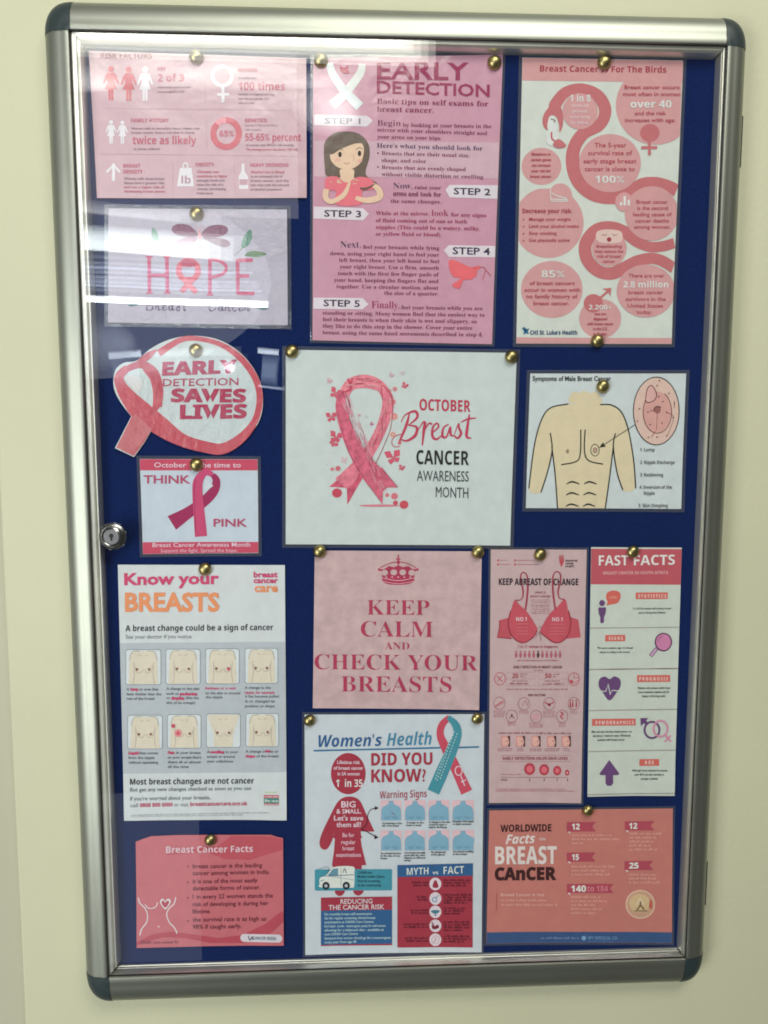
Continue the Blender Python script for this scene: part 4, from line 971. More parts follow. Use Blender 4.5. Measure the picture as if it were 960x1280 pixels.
def torso(x, y, w_, h_, kind=0, dx=0):
    p.rrect(x - 3, y - 3, x + w_ + 3, y + h_ + 3, 14, (116, 126, 130), 2); p.rrect(x, y, x + w_, y + h_, 12, (196, 206, 206), 3)
    f = lambda q: [(x + a * w_, y + b * h_) for a, b in q]
    if kind == 1: p.poly(f([(.02, .02), (.98, .02), (.90, .28), (.80, .55), (.78, .99), (.22, .99), (.20, .55), (.10, .28)]), PN, 4)
    else: p.poly(f([(.18, .04), (.82, .04), (.90, .30), (.93, .99), (.07, .99), (.10, .30)]), PN, 4)
    ol = (150, 140, 120)
    p.line(f([(.26, .45), (.30, .62), (.42, .66), (.50, .56)]), 2, ol, 5); p.line(f([(.54, .56), (.60, .66), (.72, .62), (.76, .45)]), 2, ol, 5)
    if kind != 1: p.line(f([(.22, .35), (.24, .7), (.20, .98)]), 2, ol, 5); p.line(f([(.80, .35), (.78, .7), (.82, .98)]), 2, ol, 5); p.line(f([(.10, .30), (.18, .06), (.4, .03)]), 2.5, ol, 5); p.line(f([(.90, .30), (.82, .06), (.6, .03)]), 2.5, ol, 5)
    p.line(f([(.36, .14), (.46, .17)]), 2, ol, 5); p.line(f([(.54, .17), (.64, .14)]), 2, ol, 5)
    p.ell(x + (.32 + dx) * w_, y + .56 * h_, 7, 7, (126, 76, 66), 6, 12); p.ell(x + (.67 + dx) * w_, y + .56 * h_, 7, 7, (126, 76, 66), 6, 12)
for x in (76, 290, 502, 712): torso(x, 500 - (x - 76) * .012, 184 - (x - 76) * .02, 184)
torso_red = (198, 60, 92)
p.ell(624, 600, 9, 9, torso_red, 7, 12)
p.part('caption')
for x, items in ((78, [('A lump or area that', 170, 1), ('feels thicker than the', 186, 0)]), (290, [('A change to the skin', 176, 0), ('such as puckering', 166, 1)]), (498, [('Redness or a rash', 162, 1), ('on the skin or around', 186, 0)]), (708, [('A change to the', 140, 0), ('nipple, for example', 160, 1)])):
    for k, (s, w_, r) in enumerate(items): p.text(s, x, x + w_, 716 + 26 * k - (x - 78) * .014, 14, KP if r and k + x % 2 >= 0 and s.split()[0] in ('Redness', 'nipple,') else (96, 102, 106), 'bold', off=-.006)
p.view(140, 860, 4.267)
for x, items in ((78, ['rest of the breast']), (290, ['or dimpling (like the', 'skin of an orange)']), (500, ['the nipple']), (710, ['it has become pulled', 'in or changed its', 'position or shape'])):
    for k, s in enumerate(items): p.text(s, x, x + [150, 174, 90, 180][[78, 290, 500, 710].index(x)] * (1 if k == 0 else .88), 62 + 26 * k - (x - 78) * .02, 14, (96, 102, 106), 'bold', off=-.006)
for s, a, b, y in (('lump', 100, 142, 12), ('puckering', 362, 454, 37), ('dimpling', 316, 386, 60)): p.text(s, a, b, y, 15, KP, 'bold', layer=4, off=.03)
p.part('torso_picture')
torso(86, 146, 182, 176); torso(298, 142, 176, 176); torso(506, 138, 178, 176, 1); torso(716, 136, 172, 174)
p.ell(328, 200, 11, 11, torso_red, 7, 14); p.ell(354, 238, 20, 20, (216, 130, 130), 7, 20); p.ell(354, 238, 9, 9, torso_red, 8, 14)
p.part('caption')
for x, y, items in ((88, 352, ['Liquid that comes', 'from the nipple', 'without squeezing']), (298, 350, ['Pain in your breast', "or your armpit that's", 'there all or almost', 'all the time']), (506, 346, ['A swelling in your', 'armpit or around', 'your collarbone']), (712, 343, ['A change in size or', 'shape of the breast'])):
    for k, s in enumerate(items): p.text(s, x, x + min(178, 9.3 * len(s)), y + 25 * k, 14, (92, 98, 102), 'bold', off=-.006)
for s, a, b, y in (('Liquid', 88, 144, 352), ('Pain', 298, 334, 350), ('swelling', 524, 600, 346), ('size', 816, 846, 341), ('shape', 712, 764, 368)): p.text(s, a, b, y, 15, KP, 'bold', layer=4, off=.03)
p.part('lettering')
p.text('Most breast changes are not cancer', 97, 757, 514, 31, KD, 'bold', y1=508); p.text('But get any new changes checked as soon as you can', 97, 742, 550, 20, KG, 'reg', y1=542, off=.006)
p.text("If you're worried about your breasts,", 98, 524, 598, 21, KG, 'reg', y1=592, off=.006); p.text('call', 100, 140, 632, 20, KG, 'reg'); p.text('0808 800 6000', 150, 324, 632, 20, (188, 44, 92), 'bold', y1=630, off=.015); p.text('or visit', 332, 408, 630, 20, KG, 'reg'); p.text('breastcancercare.org.uk', 418, 722, 628, 20, (188, 44, 92), 'bold', y1=624, off=.015)
p.greek(104, 842, 678, 6, (140, 146, 148), y1=665); p.greek(104, 706, 686, 6, (140, 146, 148), y1=678)
p.part('badge').rect(818, 552, 878, 556, (150, 190, 90), 2); p.rect(810, 568, 890, 622, (196, 90, 104), 2); p.rect(810, 584, 890, 612, (48, 128, 118), 3); p.greek(816, 884, 580, 8, (220, 220, 214), 4); p.greek(816, 884, 604, 12, (210, 220, 214), 4); p.greek(816, 884, 619, 5, (220, 220, 214), 4)
POSTERS.append(p)

# ---- 10 keep calm
p = Poster('square mottled pink KEEP CALM poster with a small crown', Q((380, 680, 4.085), [(55, 33), (908, 38), (893, 845), (45, 836)]), gain=1.5, gloss='paper', seed=10, amp=0.0008, paper=(186, 158, 156), mottle=.13)
p.view(380, 680, 4.085); KC = (170, 34, 76)
p.part('crown_picture')
p.poly(Poster.cr([(386, 128), (398, 150), (402, 190), (440, 206), (520, 206), (560, 190), (564, 150), (578, 126)], 4).tolist() + [(556, 128), (530, 112), (505, 118), (482, 108), (458, 118), (434, 112), (408, 128)], KC, 2)
for x, y in ((412, 146), (458, 144), (504, 144), (550, 146)): p.ell(x, y, 17, 15, (186, 158, 156), 3, 20)
for x in (434, 481, 528): p.line([(x, 118), (x, 160)], 8, KC, 4); p.ell(x, 122, 9, 9, KC, 4, 12)
p.line([(398, 172), (481, 186), (564, 172)], 3, (216, 170, 176), 4); p.line([(402, 190), (481, 202), (560, 190)], 2.5, (216, 170, 176), 4)
for x in (420, 450, 481, 512, 542): p.ell(x, 168, 4.5, 3.5, (212, 170, 176), 5, 8)
for x, y in ((384, 130), (578, 130)): p.ell(x, y, 7, 7, KC, 3, 12)
for k in range(9):
    t = k / 8; p.ell(394 + 80 * t, 118 - 26 * math.sin(t * 1.57), 4, 4, KC, 3, 8); p.ell(568 - 80 * t, 118 - 26 * math.sin(t * 1.57), 4, 4, KC, 3, 8)
p.line([(481, 60), (481, 108)], 6, KC, 3); p.line([(470, 76), (492, 76)], 6, KC, 3); p.ell(481, 92, 10, 9, KC, 3, 14); p.ell(481, 60, 4.5, 5, KC, 3, 8)
p.part('lettering')
for s, a, b, y, y1, h in (('KEEP', 322, 640, 360, 362, 74), ('CALM', 290, 658, 472, 474, 78), ('AND', 412, 538, 537, 538, 36), ('CHECK YOUR', 54, 886, 638, 645, 76), ('BREASTS', 190, 752, 752, 756, 78)):
    p.text(s, a, b, y, h, KC, 'serif', y1=y1, off=-.018)
POSTERS.append(p)

# ---- 11 keep abreast of change
p = Poster('narrow pink KEEP ABREAST OF CHANGE poster with a red bra picture', Q((605, 680, 7.111), [(60, 48), (912, 50)]) + Q((605, 840, 7.111), [(860, 1160), (42, 1160)]), gain=1.5, seed=11, amp=0.0005, margin=0.0028, paper=(188, 162, 160))
p.view(605, 680, 7.111); AR = (190, 64, 78); AT = (160, 76, 88)
p.part('bra_picture')
p.blob([(270, 500), (235, 600), (210, 700), (240, 810), (310, 868), (370, 870), (440, 820), (474, 760), (440, 690), (380, 600), (320, 545)], (194, 72, 86), 2); p.line([(236, 590), (214, 700), (240, 806), (310, 868), (370, 870), (440, 822), (472, 766)], 10, (150, 44, 62), 3)
p.blob([(718, 490), (745, 590), (768, 690), (748, 800), (690, 864), (620, 872), (550, 826), (498, 780), (530, 700), (590, 610), (650, 555)], (194, 72, 86), 2); p.line([(748, 590), (768, 690), (748, 800), (690, 864), (620, 872), (550, 826), (500, 786)], 10, (150, 44, 62), 3)
p.poly([(215, 655), (140, 676), (138, 740), (118, 826), (244, 838), (220, 740)], (190, 74, 86), 1); p.poly([(768, 648), (838, 672), (846, 740), (858, 828), (730, 842), (762, 740)], (190, 74, 86), 1)
p.line([(138, 675), (136, 740), (116, 828), (244, 840)], 8, (150, 44, 62), 2, smooth=False)
p.line([(274, 500), (330, 490), (346, 430), (330, 330), (326, 275), (348, 250), (380, 280), (388, 360), (380, 480), (366, 585)], [12, 9, 14, 14, 12, 10, 12, 16, 17, 15], (160, 60, 78), 3)
p.line([(712, 490), (670, 480), (656, 420), (676, 330), (676, 265), (642, 244), (614, 275), (608, 360), (616, 470), (632, 580)], [12, 9, 14, 14, 12, 10, 12, 16, 17, 15], (160, 60, 78), 3)
p.line([(478, 752), (494, 732), (508, 748), (480, 790), (450, 838)], 4, (120, 90, 80), 4); p.line([(484, 780), (500, 820), (504, 858)], 4, (120, 90, 80), 4)
p.part('heading').text('KEEP ABREAST OF CHANGE', 130, 836, 362, 58, (52, 40, 48), 'bold', y1=364, off=.01)
p.part('lettering')
for x, y, b in ((116, 144, 206), (116, 180, 234), (266, 144, 448), (266, 181, 484)): p.ell(x + 8, y, 9, 9, AR, 2, 12); p.line([(x + 24, y), (b, y)], 5, (176, 110, 118), 2)
p.text('NO.1', 284, 378, 682, 34, (224, 190, 192), 'bold', layer=4); p.text('NO.1', 604, 696, 684, 34, (224, 190, 192), 'bold', layer=4)
for y in (708, 742, 770, 796): p.line([(286, y), (390, y)], 2.5, (212, 140, 146), 4); p.line([(584, y + 2), (720, y + 2)], 2.5, (212, 140, 146), 4)
p.text('WHAT IS', 450, 546, 438, 18, AT, 'bold'); p.text('BREAST CANCER?', 410, 592, 472, 18, AT, 'bold')
for y in (500, 520, 545, 560, 582, 600, 618): p.greek(418, 584, y, 10, (176, 120, 124))
p.text('1 in 11 women in singapore', 304, 652, 920, 24, AT, 'bold', off=-.01)
for k in range(11):
    x = 284 + 39 * k; c = (176, 88, 104) if k != 5 else (84, 48, 60); p.ell(x, 956, 8, 9, c, 2, 12); p.blob([(x, 966), (x + 12, 976), (x + 7, 1006), (x - 7, 1006), (x - 12, 976)], c, 2)
p.text('will develop breast cancer in her lifetime', 292, 660, 1038, 14, AT, 'bold'); p.text('EARLY DETECTION OF BREAST CANCER', 262, 694, 1102, 22, (122, 52, 66), 'bold'); p.text('saves lives', 440, 524, 1126, 12, AT, 'bold')
p.part('logo')
for x, r in ((672, -6), (686, 0), (700, 6)): p.line([(x, 96), (x + 2, 150), (686, 200)], [6, 12, 4], (190, 66, 74), 3)
for k, s in enumerate(['SINGAPORE', 'CANCER', 'SOCIETY']): p.text(s, 720, [830, 794, 800][k], 154 + 25 * k, 15, (70, 50, 56), 'bold', off=.02)
p.view(605, 840, 7.111)
p.part('icon'); CI = (164, 92, 104)
for x, y in ((140, 58), (798, 60)): p.ringe(x, y, 48, 56, 5, AR)
p.line([(112, 30), (165, 86)], 6, AR); p.line([(120, 80), (160, 30)], 5, AR); p.line([(798, 10), (798, 50), (840, 50)], 5, AR, smooth=False); p.blob([(762, 70), (785, 72), (792, 92), (770, 96)], AR, 2); p.line([(800, 100), (840, 70)], 5, AR)
for x, y in ((136, 276), (353, 280), (578, 280), (796, 278)): p.ringe(x, y, 50, 55, 4.5, CI)
for x, y in ((246, 392), (461, 394), (693, 392)): p.ringe(x, y, 50, 56, 4.5, CI)
p.line([(100, 300), (170, 255)], 8, AR); p.line([(104, 312), (176, 268)], 4, AR); p.line([(340, 300), (368, 250), (384, 300)], 5, CI); p.poly([(556, 276), (600, 276), (578, 306)], (150, 40, 56), 3); p.line([(540, 262), (556, 280)], 10, AR); p.line([(616, 262), (600, 280)], 10, AR)
for x in (766, 786, 818): p.line([(x, 262), (x, 308)], [8, 14], (176, 50, 66)); p.ell(x, 250, 6, 7, (176, 50, 66), 2, 10)
p.ell(246, 382, 9, 10, (110, 60, 72), 2, 12); p.line([(226, 410), (246, 392), (268, 410)], 7, (130, 60, 72)); p.blob([(430, 372), (490, 372), (484, 420), (440, 424)], (198, 150, 152), 2); p.line([(678, 352), (700, 372), (678, 392), (702, 414)], 11, (190, 60, 80))
p.part('rules')
for a in ((198, 0, 452, 118), (482, 0, 746, 120)): p.line([(a[0], a[1]), (a[2], a[1]), (a[2], a[3]), (a[0], a[3])], 3, (182, 130, 136), 1, smooth=False, closed=True)
p.line([(200, 60), (450, 60)], 2.5, (182, 130, 136), 1); p.line([(484, 60), (744, 60)], 2.5, (182, 130, 136), 1); p.line([(150, 740), (768, 740), (768, 795), (150, 795)], 3, (170, 100, 110), 1, smooth=False, closed=True); p.line([(145, 933), (748, 935)], 3, (150, 80, 92), 1)
p.part('lettering')
p.text('20', 250, 302, 50, 40, (170, 50, 66), 'bold'); p.text('50', 540, 596, 50, 40, (170, 50, 66), 'bold')
for x, y, b in ((318, 22, 382), (318, 44, 360), (610, 22, 672), (610, 44, 650), (250, 82, 384), (536, 82, 668)): p.greek(x, b, y, 11, CI)
p.greek(228, 408, 108, 15, (150, 60, 72)); p.greek(522, 706, 110, 15, (150, 60, 72)); p.greek(200, 742, 156, 11, CI)
p.text('RISK FACTORS', 390, 546, 212, 19, (110, 40, 54), 'bold')
for x, w_, ys in ((136, 104, (350, 366, 382, 398)), (246, 70, (446, 460, 474)), (352, 80, (350, 366)), (461, 120, (460, 474, 490)), (578, 110, (350, 366, 384, 400)), (693, 66, (456, 470, 484)), (796, 66, (350, 366))):
    for y in ys: p.greek(x - w_ / 2, x + w_ / 2, y, 9, (182, 112, 120))
p.greek(132, 784, 546, 13, (150, 52, 66), y1=549)
p.part('symptom_picture')
for k, x in enumerate((150, 283, 420, 560, 690)):
    p.rect(x, 566, x + 80, 662, (206, 140, 130), 2); p.blob([(x + 8, 590), (x + 40, 575), (x + 66, 600), (x + 62, 640), (x + 20, 655)], (222, 164, 148), 3); p.poly([(x + 58, 566), (x + 80, 566), (x + 80, 660), (x + 62, 660), (x + 74, 620)], (84, 58, 60), 3); p.ell(x + 54, 612, 6, 6, (170, 80, 80), 4, 10)
p.part('lettering')
for x, w_ in ((185, 126), (322, 56), (460, 104), (604, 136), (730, 56)): p.greek(x - w_ / 2, x + w_ / 2, 684, 10, CI); p.greek(x - w_ / 2, x + w_ / 2, 700, 9, CI)
p.text('EARLY DETECTION HELPS SAVE LIVES', 166, 740, 778, 26, (150, 52, 68), 'bold')
p.greek(150, 330, 912, 11, (176, 110, 118)); p.text('STAGE', 148, 204, 962, 15, (120, 50, 60), 'bold')
for x in (404, 533, 648, 740): p.text('I', x - 3, x + 3, 966, 22, (120, 50, 60), 'bold')
p.greek(104, 724, 1042, 10, (184, 114, 120)); p.greek(104, 798, 1058, 10, (184, 114, 120))
p.part('stage_discs')
for x, y, rx, ry, ri in ((404, 860, 49, 54, 28), (533, 866, 44, 50, 26), (649, 874, 36, 42, 20), (737, 892, 19, 26, 7)): p.ell(x, y, rx, ry, (184, 54, 70), 2, 30); p.ell(x, y, ri, ri * 1.1, (218, 96, 110) if ri > 10 else (214, 176, 176), 3, 24)
POSTERS.append(p)

# ---- 12 fast facts
p = Poster('narrow white FAST FACTS poster with purple icons under a red header', Q((730, 675, 7.385), [(65, 66), (902, 70)]) + Q((730, 830, 7.108), [(800, 1165), (28, 1175)]), gain=1.5, gloss='paper', seed=12, amp=0.0006, paper=(186, 196, 182))
p.view(730, 675, 7.385); FR = (184, 72, 84); FO = (206, 88, 74); PU = (100, 62, 112); FK = (54, 58, 54); PKc = (196, 116, 156)
p.part('bands').poly([(65, 80), (901, 84), (893, 412), (60, 408)], FR, 1)
p.part('heading').text('FAST', 134, 406, 234, 92, (222, 210, 204), 'bold', y1=232, off=-.004); p.text('FACTS', 458, 836, 232, 92, (222, 210, 204), 'bold', y1=226, off=-.004); p.text('BREAST CANCER IN SOUTH AFRICA', 176, 776, 318, 28, (222, 160, 160), 'bold', y1=312)
p.part('dotted_rules')
def dots(x0, x1, y0, y1):
    n = int((x1 - x0) / 17)
    for k in range(n): x = x0 + (x1 - x0) * k / (n - 1); y = y0 + (y1 - y0) * k / (n - 1); p.rect(x - 4.5, y - 4.5, x + 4.5, y + 4.5, (120, 88, 92), 2)
dots(62, 880, 812, 804); dots(54, 870, 1194, 1184)
p.part('speech_bubble').blob([(270, 465), (325, 482), (336, 528), (310, 578), (260, 592), (206, 600), (216, 572), (202, 530), (214, 484)], FO, 2); p.text('100%', 236, 300, 540, 24, (226, 150, 110), 'bold')
p.part('person_icon').ell(165, 581, 27, 28, PU, 2); p.blob([(165, 622), (200, 624), (196, 680), (184, 710), (180, 760), (150, 760), (148, 710), (136, 680), (132, 624)], PU, 2)
p.part('magnifier_icon'); p.line([(668, 1000), (612, 1070)], 36, (108, 56, 98), 2); p.line([(666, 1002), (615, 1066)], 22, (190, 150, 180), 3); p.ell(730, 940, 80, 86, (98, 52, 92), 3); p.ell(730, 940, 68, 74, PKc, 4); p.arc(730, 940, 50, 56, 180, 260, 6, (130, 66, 110), 5)
p.part('label_box'); p.rect(476, 484, 770, 544, FO, 2, dy=-2); p.rect(194, 876, 378, 934, FO, 2, dy=-2)
p.part('lettering'); LW = (232, 196, 184)
p.text('STATISTICS', 498, 756, 530, 30, LW, 'bold', off=.01, space=.25); p.text('SIGNS', 226, 356, 920, 30, LW, 'bold', off=.01, space=.25)
for s, a, b, y in (('1 in 28 SA women will develop breast', 450, 802, 640), ('cancer during their lifetime', 498, 752, 678), ('The most common sign of a breast', 120, 450, 1004), ('cancer is a lump in the breast', 140, 420, 1042)): p.text(s, a, b, y, 19, FK, 'bold', y1=y - 2)
p.view(730, 830, 7.108)
p.part('dotted_rules'); dots(50, 834, 48, 38); dots(48, 822, 412, 400); dots(44, 812, 776, 762); dots(36, 794, 1156, 1142)
p.part('heart_icon'); p.blob([(226, 132), (270, 108), (318, 136), (322, 196), (290, 250), (226, 322), (164, 250), (130, 196), (136, 132), (184, 110)], PU, 2); p.line([(150, 240), (192, 240), (212, 176), (232, 270), (248, 232), (300, 236)], 9, (192, 196, 190), 3, smooth=False)
p.part('label_box'); p.rect(470, 98, 762, 158, FO, 2, dy=-2); p.rect(70, 486, 456, 546, FO, 2, dy=-3); p.rect(490, 844, 664, 902, FO, 2, dy=-2)
p.part('lettering')
p.text('PROGNOSIS', 488, 742, 144, 30, LW, 'bold', off=.01, space=.25); p.text('DEMOGRAPHICS', 100, 440, 532, 30, LW, 'bold', off=.01, space=.25); p.text('AGE', 536, 616, 886, 30, LW, 'bold', off=.01, space=.25)
for s, a, b, y in (('Patients who present earlier have', 478, 762, 220), ('more treatment options and do', 478, 754, 256), ('better in the long term', 516, 718, 292), ('Men can also develop breast cancer, we', 66, 422, 608), ('see about 1 male for every 100 female', 76, 412, 644), ('patients with breast cancer', 120, 360, 680), ('Although more common in women', 424, 736, 952), ('over 40 it can also develop in', 446, 704, 988), ('younger patients', 500, 652, 1024)): p.text(s, a, b, y, 19, FK, 'bold', y1=y - 2)
p.part('gender_icon'); p.ringe(602, 584, 66, 72, 18, PU); p.poly([(498, 478), (570, 478), (548, 500), (566, 520), (548, 540), (528, 522), (504, 552)], PU, 3); p.ringe(678, 572, 62, 70, 18, (200, 130, 156), 3); p.line([(720, 630), (770, 688)], 16, (200, 130, 156), 3); p.line([(712, 688), (770, 634)], 16, (200, 130, 156), 3)
p.part('arrow_icon'); p.poly([(222, 850), (312, 972), (300, 984), (256, 984), (256, 1056), (240, 1078), (204, 1078), (188, 1056), (188, 984), (146, 984), (134, 972)], PU, 2)
POSTERS.append(p)

# ---- 13 women's health
p = Poster("white Women's Health DID YOU KNOW poster with a red figure and white van", Q((370, 885, 3.918), [(42, 32), (922, 30)]) + Q((370, 1040, 3.918), [(908, 584), (46, 597)]), gain=1.55, seed=13, amp=0.0008, margin=0.003, paper=(186, 196, 198))
p.view(370, 885, 3.918); WB = (36, 92, 140); WR = (162, 42, 62); WT = (40, 140, 156); WW_ = (204, 200, 200)
p.part('heading').text("Women's", 110, 420, 190, 58, WB, 'bi', y1=184, off=-.004); p.text('Health', 444, 664, 184, 62, (52, 128, 158), 'bi', y1=178, off=-.004)
p.line([(86, 208), (708, 194)], 8, (36, 110, 148), 2); p.line([(796, 193), (896, 190)], 8, (36, 110, 148), 2)
p.text('DID YOU', 368, 668, 280, 60, WR, 'bold', y1=276, off=.008); p.text('KNOW?', 368, 636, 362, 62, WR, 'bold', y1=358, off=.008); p.text('Warning Signs', 410, 640, 442, 36, WR, 'bold', y1=436, off=-.01)
p.part('figure_picture')
p.ell(256, 320, 85, 101, WR, 1)
p.blob([(262, 432), (310, 450), (345, 520), (400, 640), (404, 680), (380, 696), (350, 680), (322, 630), (316, 600), (314, 640), (192, 640), (192, 600), (176, 650), (150, 690), (120, 680), (120, 630), (170, 520), (212, 450)], WR, 1)
p.part('ribbon_picture')
p.line([(752, 44), (716, 80), (706, 130), (730, 190), (780, 290), (836, 412)], [26, 34, 36, 44, 50, 58], (196, 62, 84), 2)
p.line([(744, 44), (780, 80), (790, 130), (760, 210), (712, 320), (672, 410)], [22, 36, 42, 56, 62, 62], (46, 138, 152), 3)
p.ringe(796, 306, 17, 22, 5, (220, 190, 196), 4); p.line([(806, 328), (826, 380)], 5, (220, 190, 196), 4); p.line([(808, 362), (832, 350)], 5, (220, 190, 196), 4)
for a, b in (((786, 130), (700, 360)), ((772, 120), (684, 370)), ((758, 140), (676, 360))):
    for k in range(16): t = k / 16; x = a[0] + (b[0] - a[0]) * t; y = a[1] + (b[1] - a[1]) * t; p.line([(x, y), (x + 4 * 1, y - 7)], 3.2, (190, 216, 220), 4)
p.part('lettering')
for s, a, b, y, h in (('Lifetime risk', 202, 314, 272, 17), ('of breast cancer', 184, 330, 300, 17), ('in SA women', 204, 312, 328, 17), ('BIG', 222, 292, 484, 30), ('& SMALL.', 198, 320, 514, 22), ("Let's save", 186, 330, 548, 24), ('them all!', 198, 318, 580, 24)): p.text(s, a, b, y, h, (222, 190, 196), 'reg', y1=y, off=.02)
p.text('1  in 35', 196, 326, 384, 36, (226, 206, 210), 'bold'); p.text('*', 210, 216, 362, 10, (226, 206, 210), 'bold')
p.part('torso_picture'); TB = (112, 164, 184); TPk = (212, 176, 180)
def bust(x, y, w_, h_, right=False):
    p.rect(x, y, x + w_, y + h_, TPk, 2, dy=-1)
    f = lambda q: [(x + a * w_, y + b * h_) for a, b in q]
    p.poly([(min(max(a, x), x + w_), min(b, y + h_ - 1)) for a, b in Poster.cr(f([(.38, .03), (.38, .16), (.26, .24), (.09, .34), (.03, .55), (.02, .98)]), 4).tolist()] + f([(.14, .99)]) + f([(.86, .99)]) + [(min(max(a, x), x + w_), min(b, y + h_ - 1)) for a, b in Poster.cr(f([(.98, .98), (.97, .55), (.91, .34), (.74, .24), (.62, .16), (.62, .03)]), 4).tolist()], TB, 3)
    if right: p.poly(f([(.85, .4), (1, .36), (1, .6), (.9, .66)]), TB, 4)
    p.arc(x + .3 * w_, y + .74 * h_, .15 * w_, .14 * h_, 10, 150, 2, (70, 110, 140), 4); p.arc(x + .7 * w_, y + .74 * h_, .15 * w_, .14 * h_, 30, 170, 2, (70, 110, 140), 4); p.ell(x + .3 * w_, y + .8 * h_, 2, 2, (60, 80, 110), 5, 8); p.ell(x + .7 * w_, y + .8 * h_, 2, 2, (60, 80, 110), 5, 8)
for k, x in enumerate((414, 531, 647, 764)): bust(x, 450, 103 + (4 if k == 3 else 0), 100)
p.line([(466, 508), (484, 520)], 3, (150, 60, 110), 5)
p.part('caption'); CK = (58, 62, 66)
for x, items in ((420, ['A puckering of the', 'skin of the breast']), (540, ['A lump in the', 'breast or armpit']), (650, ['A change in the skin', 'around the nipple or', 'nipple discharge']), (766, ['Dimpling of the nipple', 'or nipple retraction'])):
    for k, s in enumerate(items): p.text(s, x, x + [98, 86, 104, 106][[420, 540, 650, 766].index(x)] * (1 if k == 0 else .86), 566 + 12.5 * k - (x - 420) * .022, 9, CK, 'bold', off=.008)
p.part('arrow'); p.line([(318, 590), (345, 568), (352, 520), (366, 496), (390, 488)], 3.5, (60, 30, 36), 4); p.poly([(404, 488), (386, 478), (386, 498)], (60, 30, 36), 4); p.line([(318, 590), (352, 606), (390, 628)], 3.5, (60, 30, 36), 4); p.poly([(404, 632), (384, 618), (384, 640)], (60, 30, 36), 4)
p.view(370, 1040, 3.918)
p.part('figure_picture')
p.poly([(192, 10), (314, 10), (322, 70), (344, 160), (322, 162), (322, 180), (190, 180), (176, 160), (186, 90)], WR, 1); p.blob([(194, 284), (236, 284), (234, 300), (214, 312), (194, 300)], WR, 1); p.blob([(284, 284), (328, 284), (326, 298), (306, 310), (286, 300)], WR, 1)
p.part('torso_picture')
for k, x in enumerate((414, 530, 647, 764)): bust(x, -10, 103 + (4 if k == 3 else 0), 99, k == 3)
p.part('caption')
for x, items in ((414, ['An unusual increase', 'in the size of one', 'breast']), (530, ['One breast unusually', 'lower than the other.', 'Nipples at different', 'levels']), (660, ['An enlargement', 'of the glands']), (768, ['An unusual swelling', 'in the armpit'])):
    for k, s in enumerate(items): p.text(s, x, x + min(104, 5.3 * len(s)), 106 + 12.5 * k - (x - 414) * .022, 9, CK, 'bold', off=.008)
p.part('van_picture'); p.rrect(92, 180, 470, 284, 6, WT, 2)
p.blob([(118, 222), (150, 205), (180, 172), (220, 164), (282, 168), (286, 200), (284, 262), (262, 270), (124, 268), (116, 250)], (206, 212, 216), 3, 5); p.poly([(158, 206), (182, 176), (206, 174), (206, 212), (162, 212)], (92, 140, 156), 4); p.line([(124, 212), (282, 206)], 3, (50, 90, 130), 5); p.line([(220, 172), (220, 262)], 2, (120, 140, 150), 5); p.line([(230, 196), (238, 176), (246, 198)], 3, (60, 70, 90), 5); p.line([(150, 212), (176, 214), (284, 232)], 2, (120, 150, 160), 5); p.line([(112, 176), (158, 168), (150, 206)], 2, (90, 110, 120), 5)
for x in (147, 246): p.ell(x, 259, 18, 19, (40, 44, 52), 5, 24); p.ell(x, 259, 8, 8, (170, 176, 180), 6, 14)
p.line([(120, 236), (138, 230)], 4, (120, 140, 150), 5)
p.part('lettering')
for s, a, b, y in (('CANSA has', 302, 372, 202), ('Mobile Health Clinics.', 302, 436, 222), ('Find its screening', 302, 412, 243), ('at the community', 302, 418, 264)): p.text(s, a, b, y, 13, (30, 62, 74), 'bold')
for s, a, b, y in (('Be for', 228, 286, 22), ('regular', 222, 292, 56), ('breast', 228, 286, 86), ('examinations', 196, 318, 118)): p.text(s, a, b, y, 20, (222, 170, 180), 'reg', off=.02)
p.part('panel'); p.poly([(122, 318), (470, 314), (470, 552), (122, 554)], WR, 2); p.poly([(122, 382), (470, 378), (469, 544), (122, 548)], WB, 3)
p.poly([(496, 160), (866, 152), (864, 560), (496, 563)], WR, 2); p.poly([(496, 160), (866, 152), (866, 212), (496, 218)], WB, 3)
p.part('lettering'); PW = (220, 200, 204)
p.text('REDUCING', 218, 374, 348, 23, PW, 'reg', y1=346, layer=5, off=.012); p.text('THE CANCER RISK', 160, 432, 377, 23, PW, 'reg', y1=374, layer=5, off=.012)
for k, (s, b) in enumerate([('Do monthly breast self-examination', 372), ('Go for regular screening clinical breast', 388), ('examinations at CANSA Care Centres', 380), ('Don\'t/quit  smoke - mammogram yearly for well women', 438), ('allowing for a balanced diet - available at', 430), ('most CANSA Care Centres', 304), ('Symptom-free women should go for a mammogram', 464), ('every year from age 40', 296)]):
    p.text(s, 140, b, 404 + 19.5 * k, 12, (176, 206, 222), 'reg', layer=5, y1=402 + 19.5 * k, off=.012)
p.text('MYTH', 542, 648, 208, 34, (206, 216, 226), 'bold', y1=204, layer=5, off=-.01); p.text('vs', 668, 696, 204, 16, (206, 216, 226), 'bold', layer=5); p.text('FACT', 722, 822, 204, 36, (206, 216, 226), 'bold', y1=200, layer=5, off=-.01)
MK = (84, 24, 40)
for k, y in enumerate((252, 323, 388, 456, 524)):
    p.ell(682, y, 29, 31, (222, 196, 200), 4, 28)
    n = 3 + k % 2
    for j in range(2): p.greek([568, 590, 560, 524, 532][k] + 6 * j, 646, y - 4 + 14 * j, 9, MK, 5)
    for j in range(n): p.greek(722, [852, 858, 824, 846, 850][k] - 20 * (j == n - 1), y - 14 + 13 * j, 9, MK, 5)
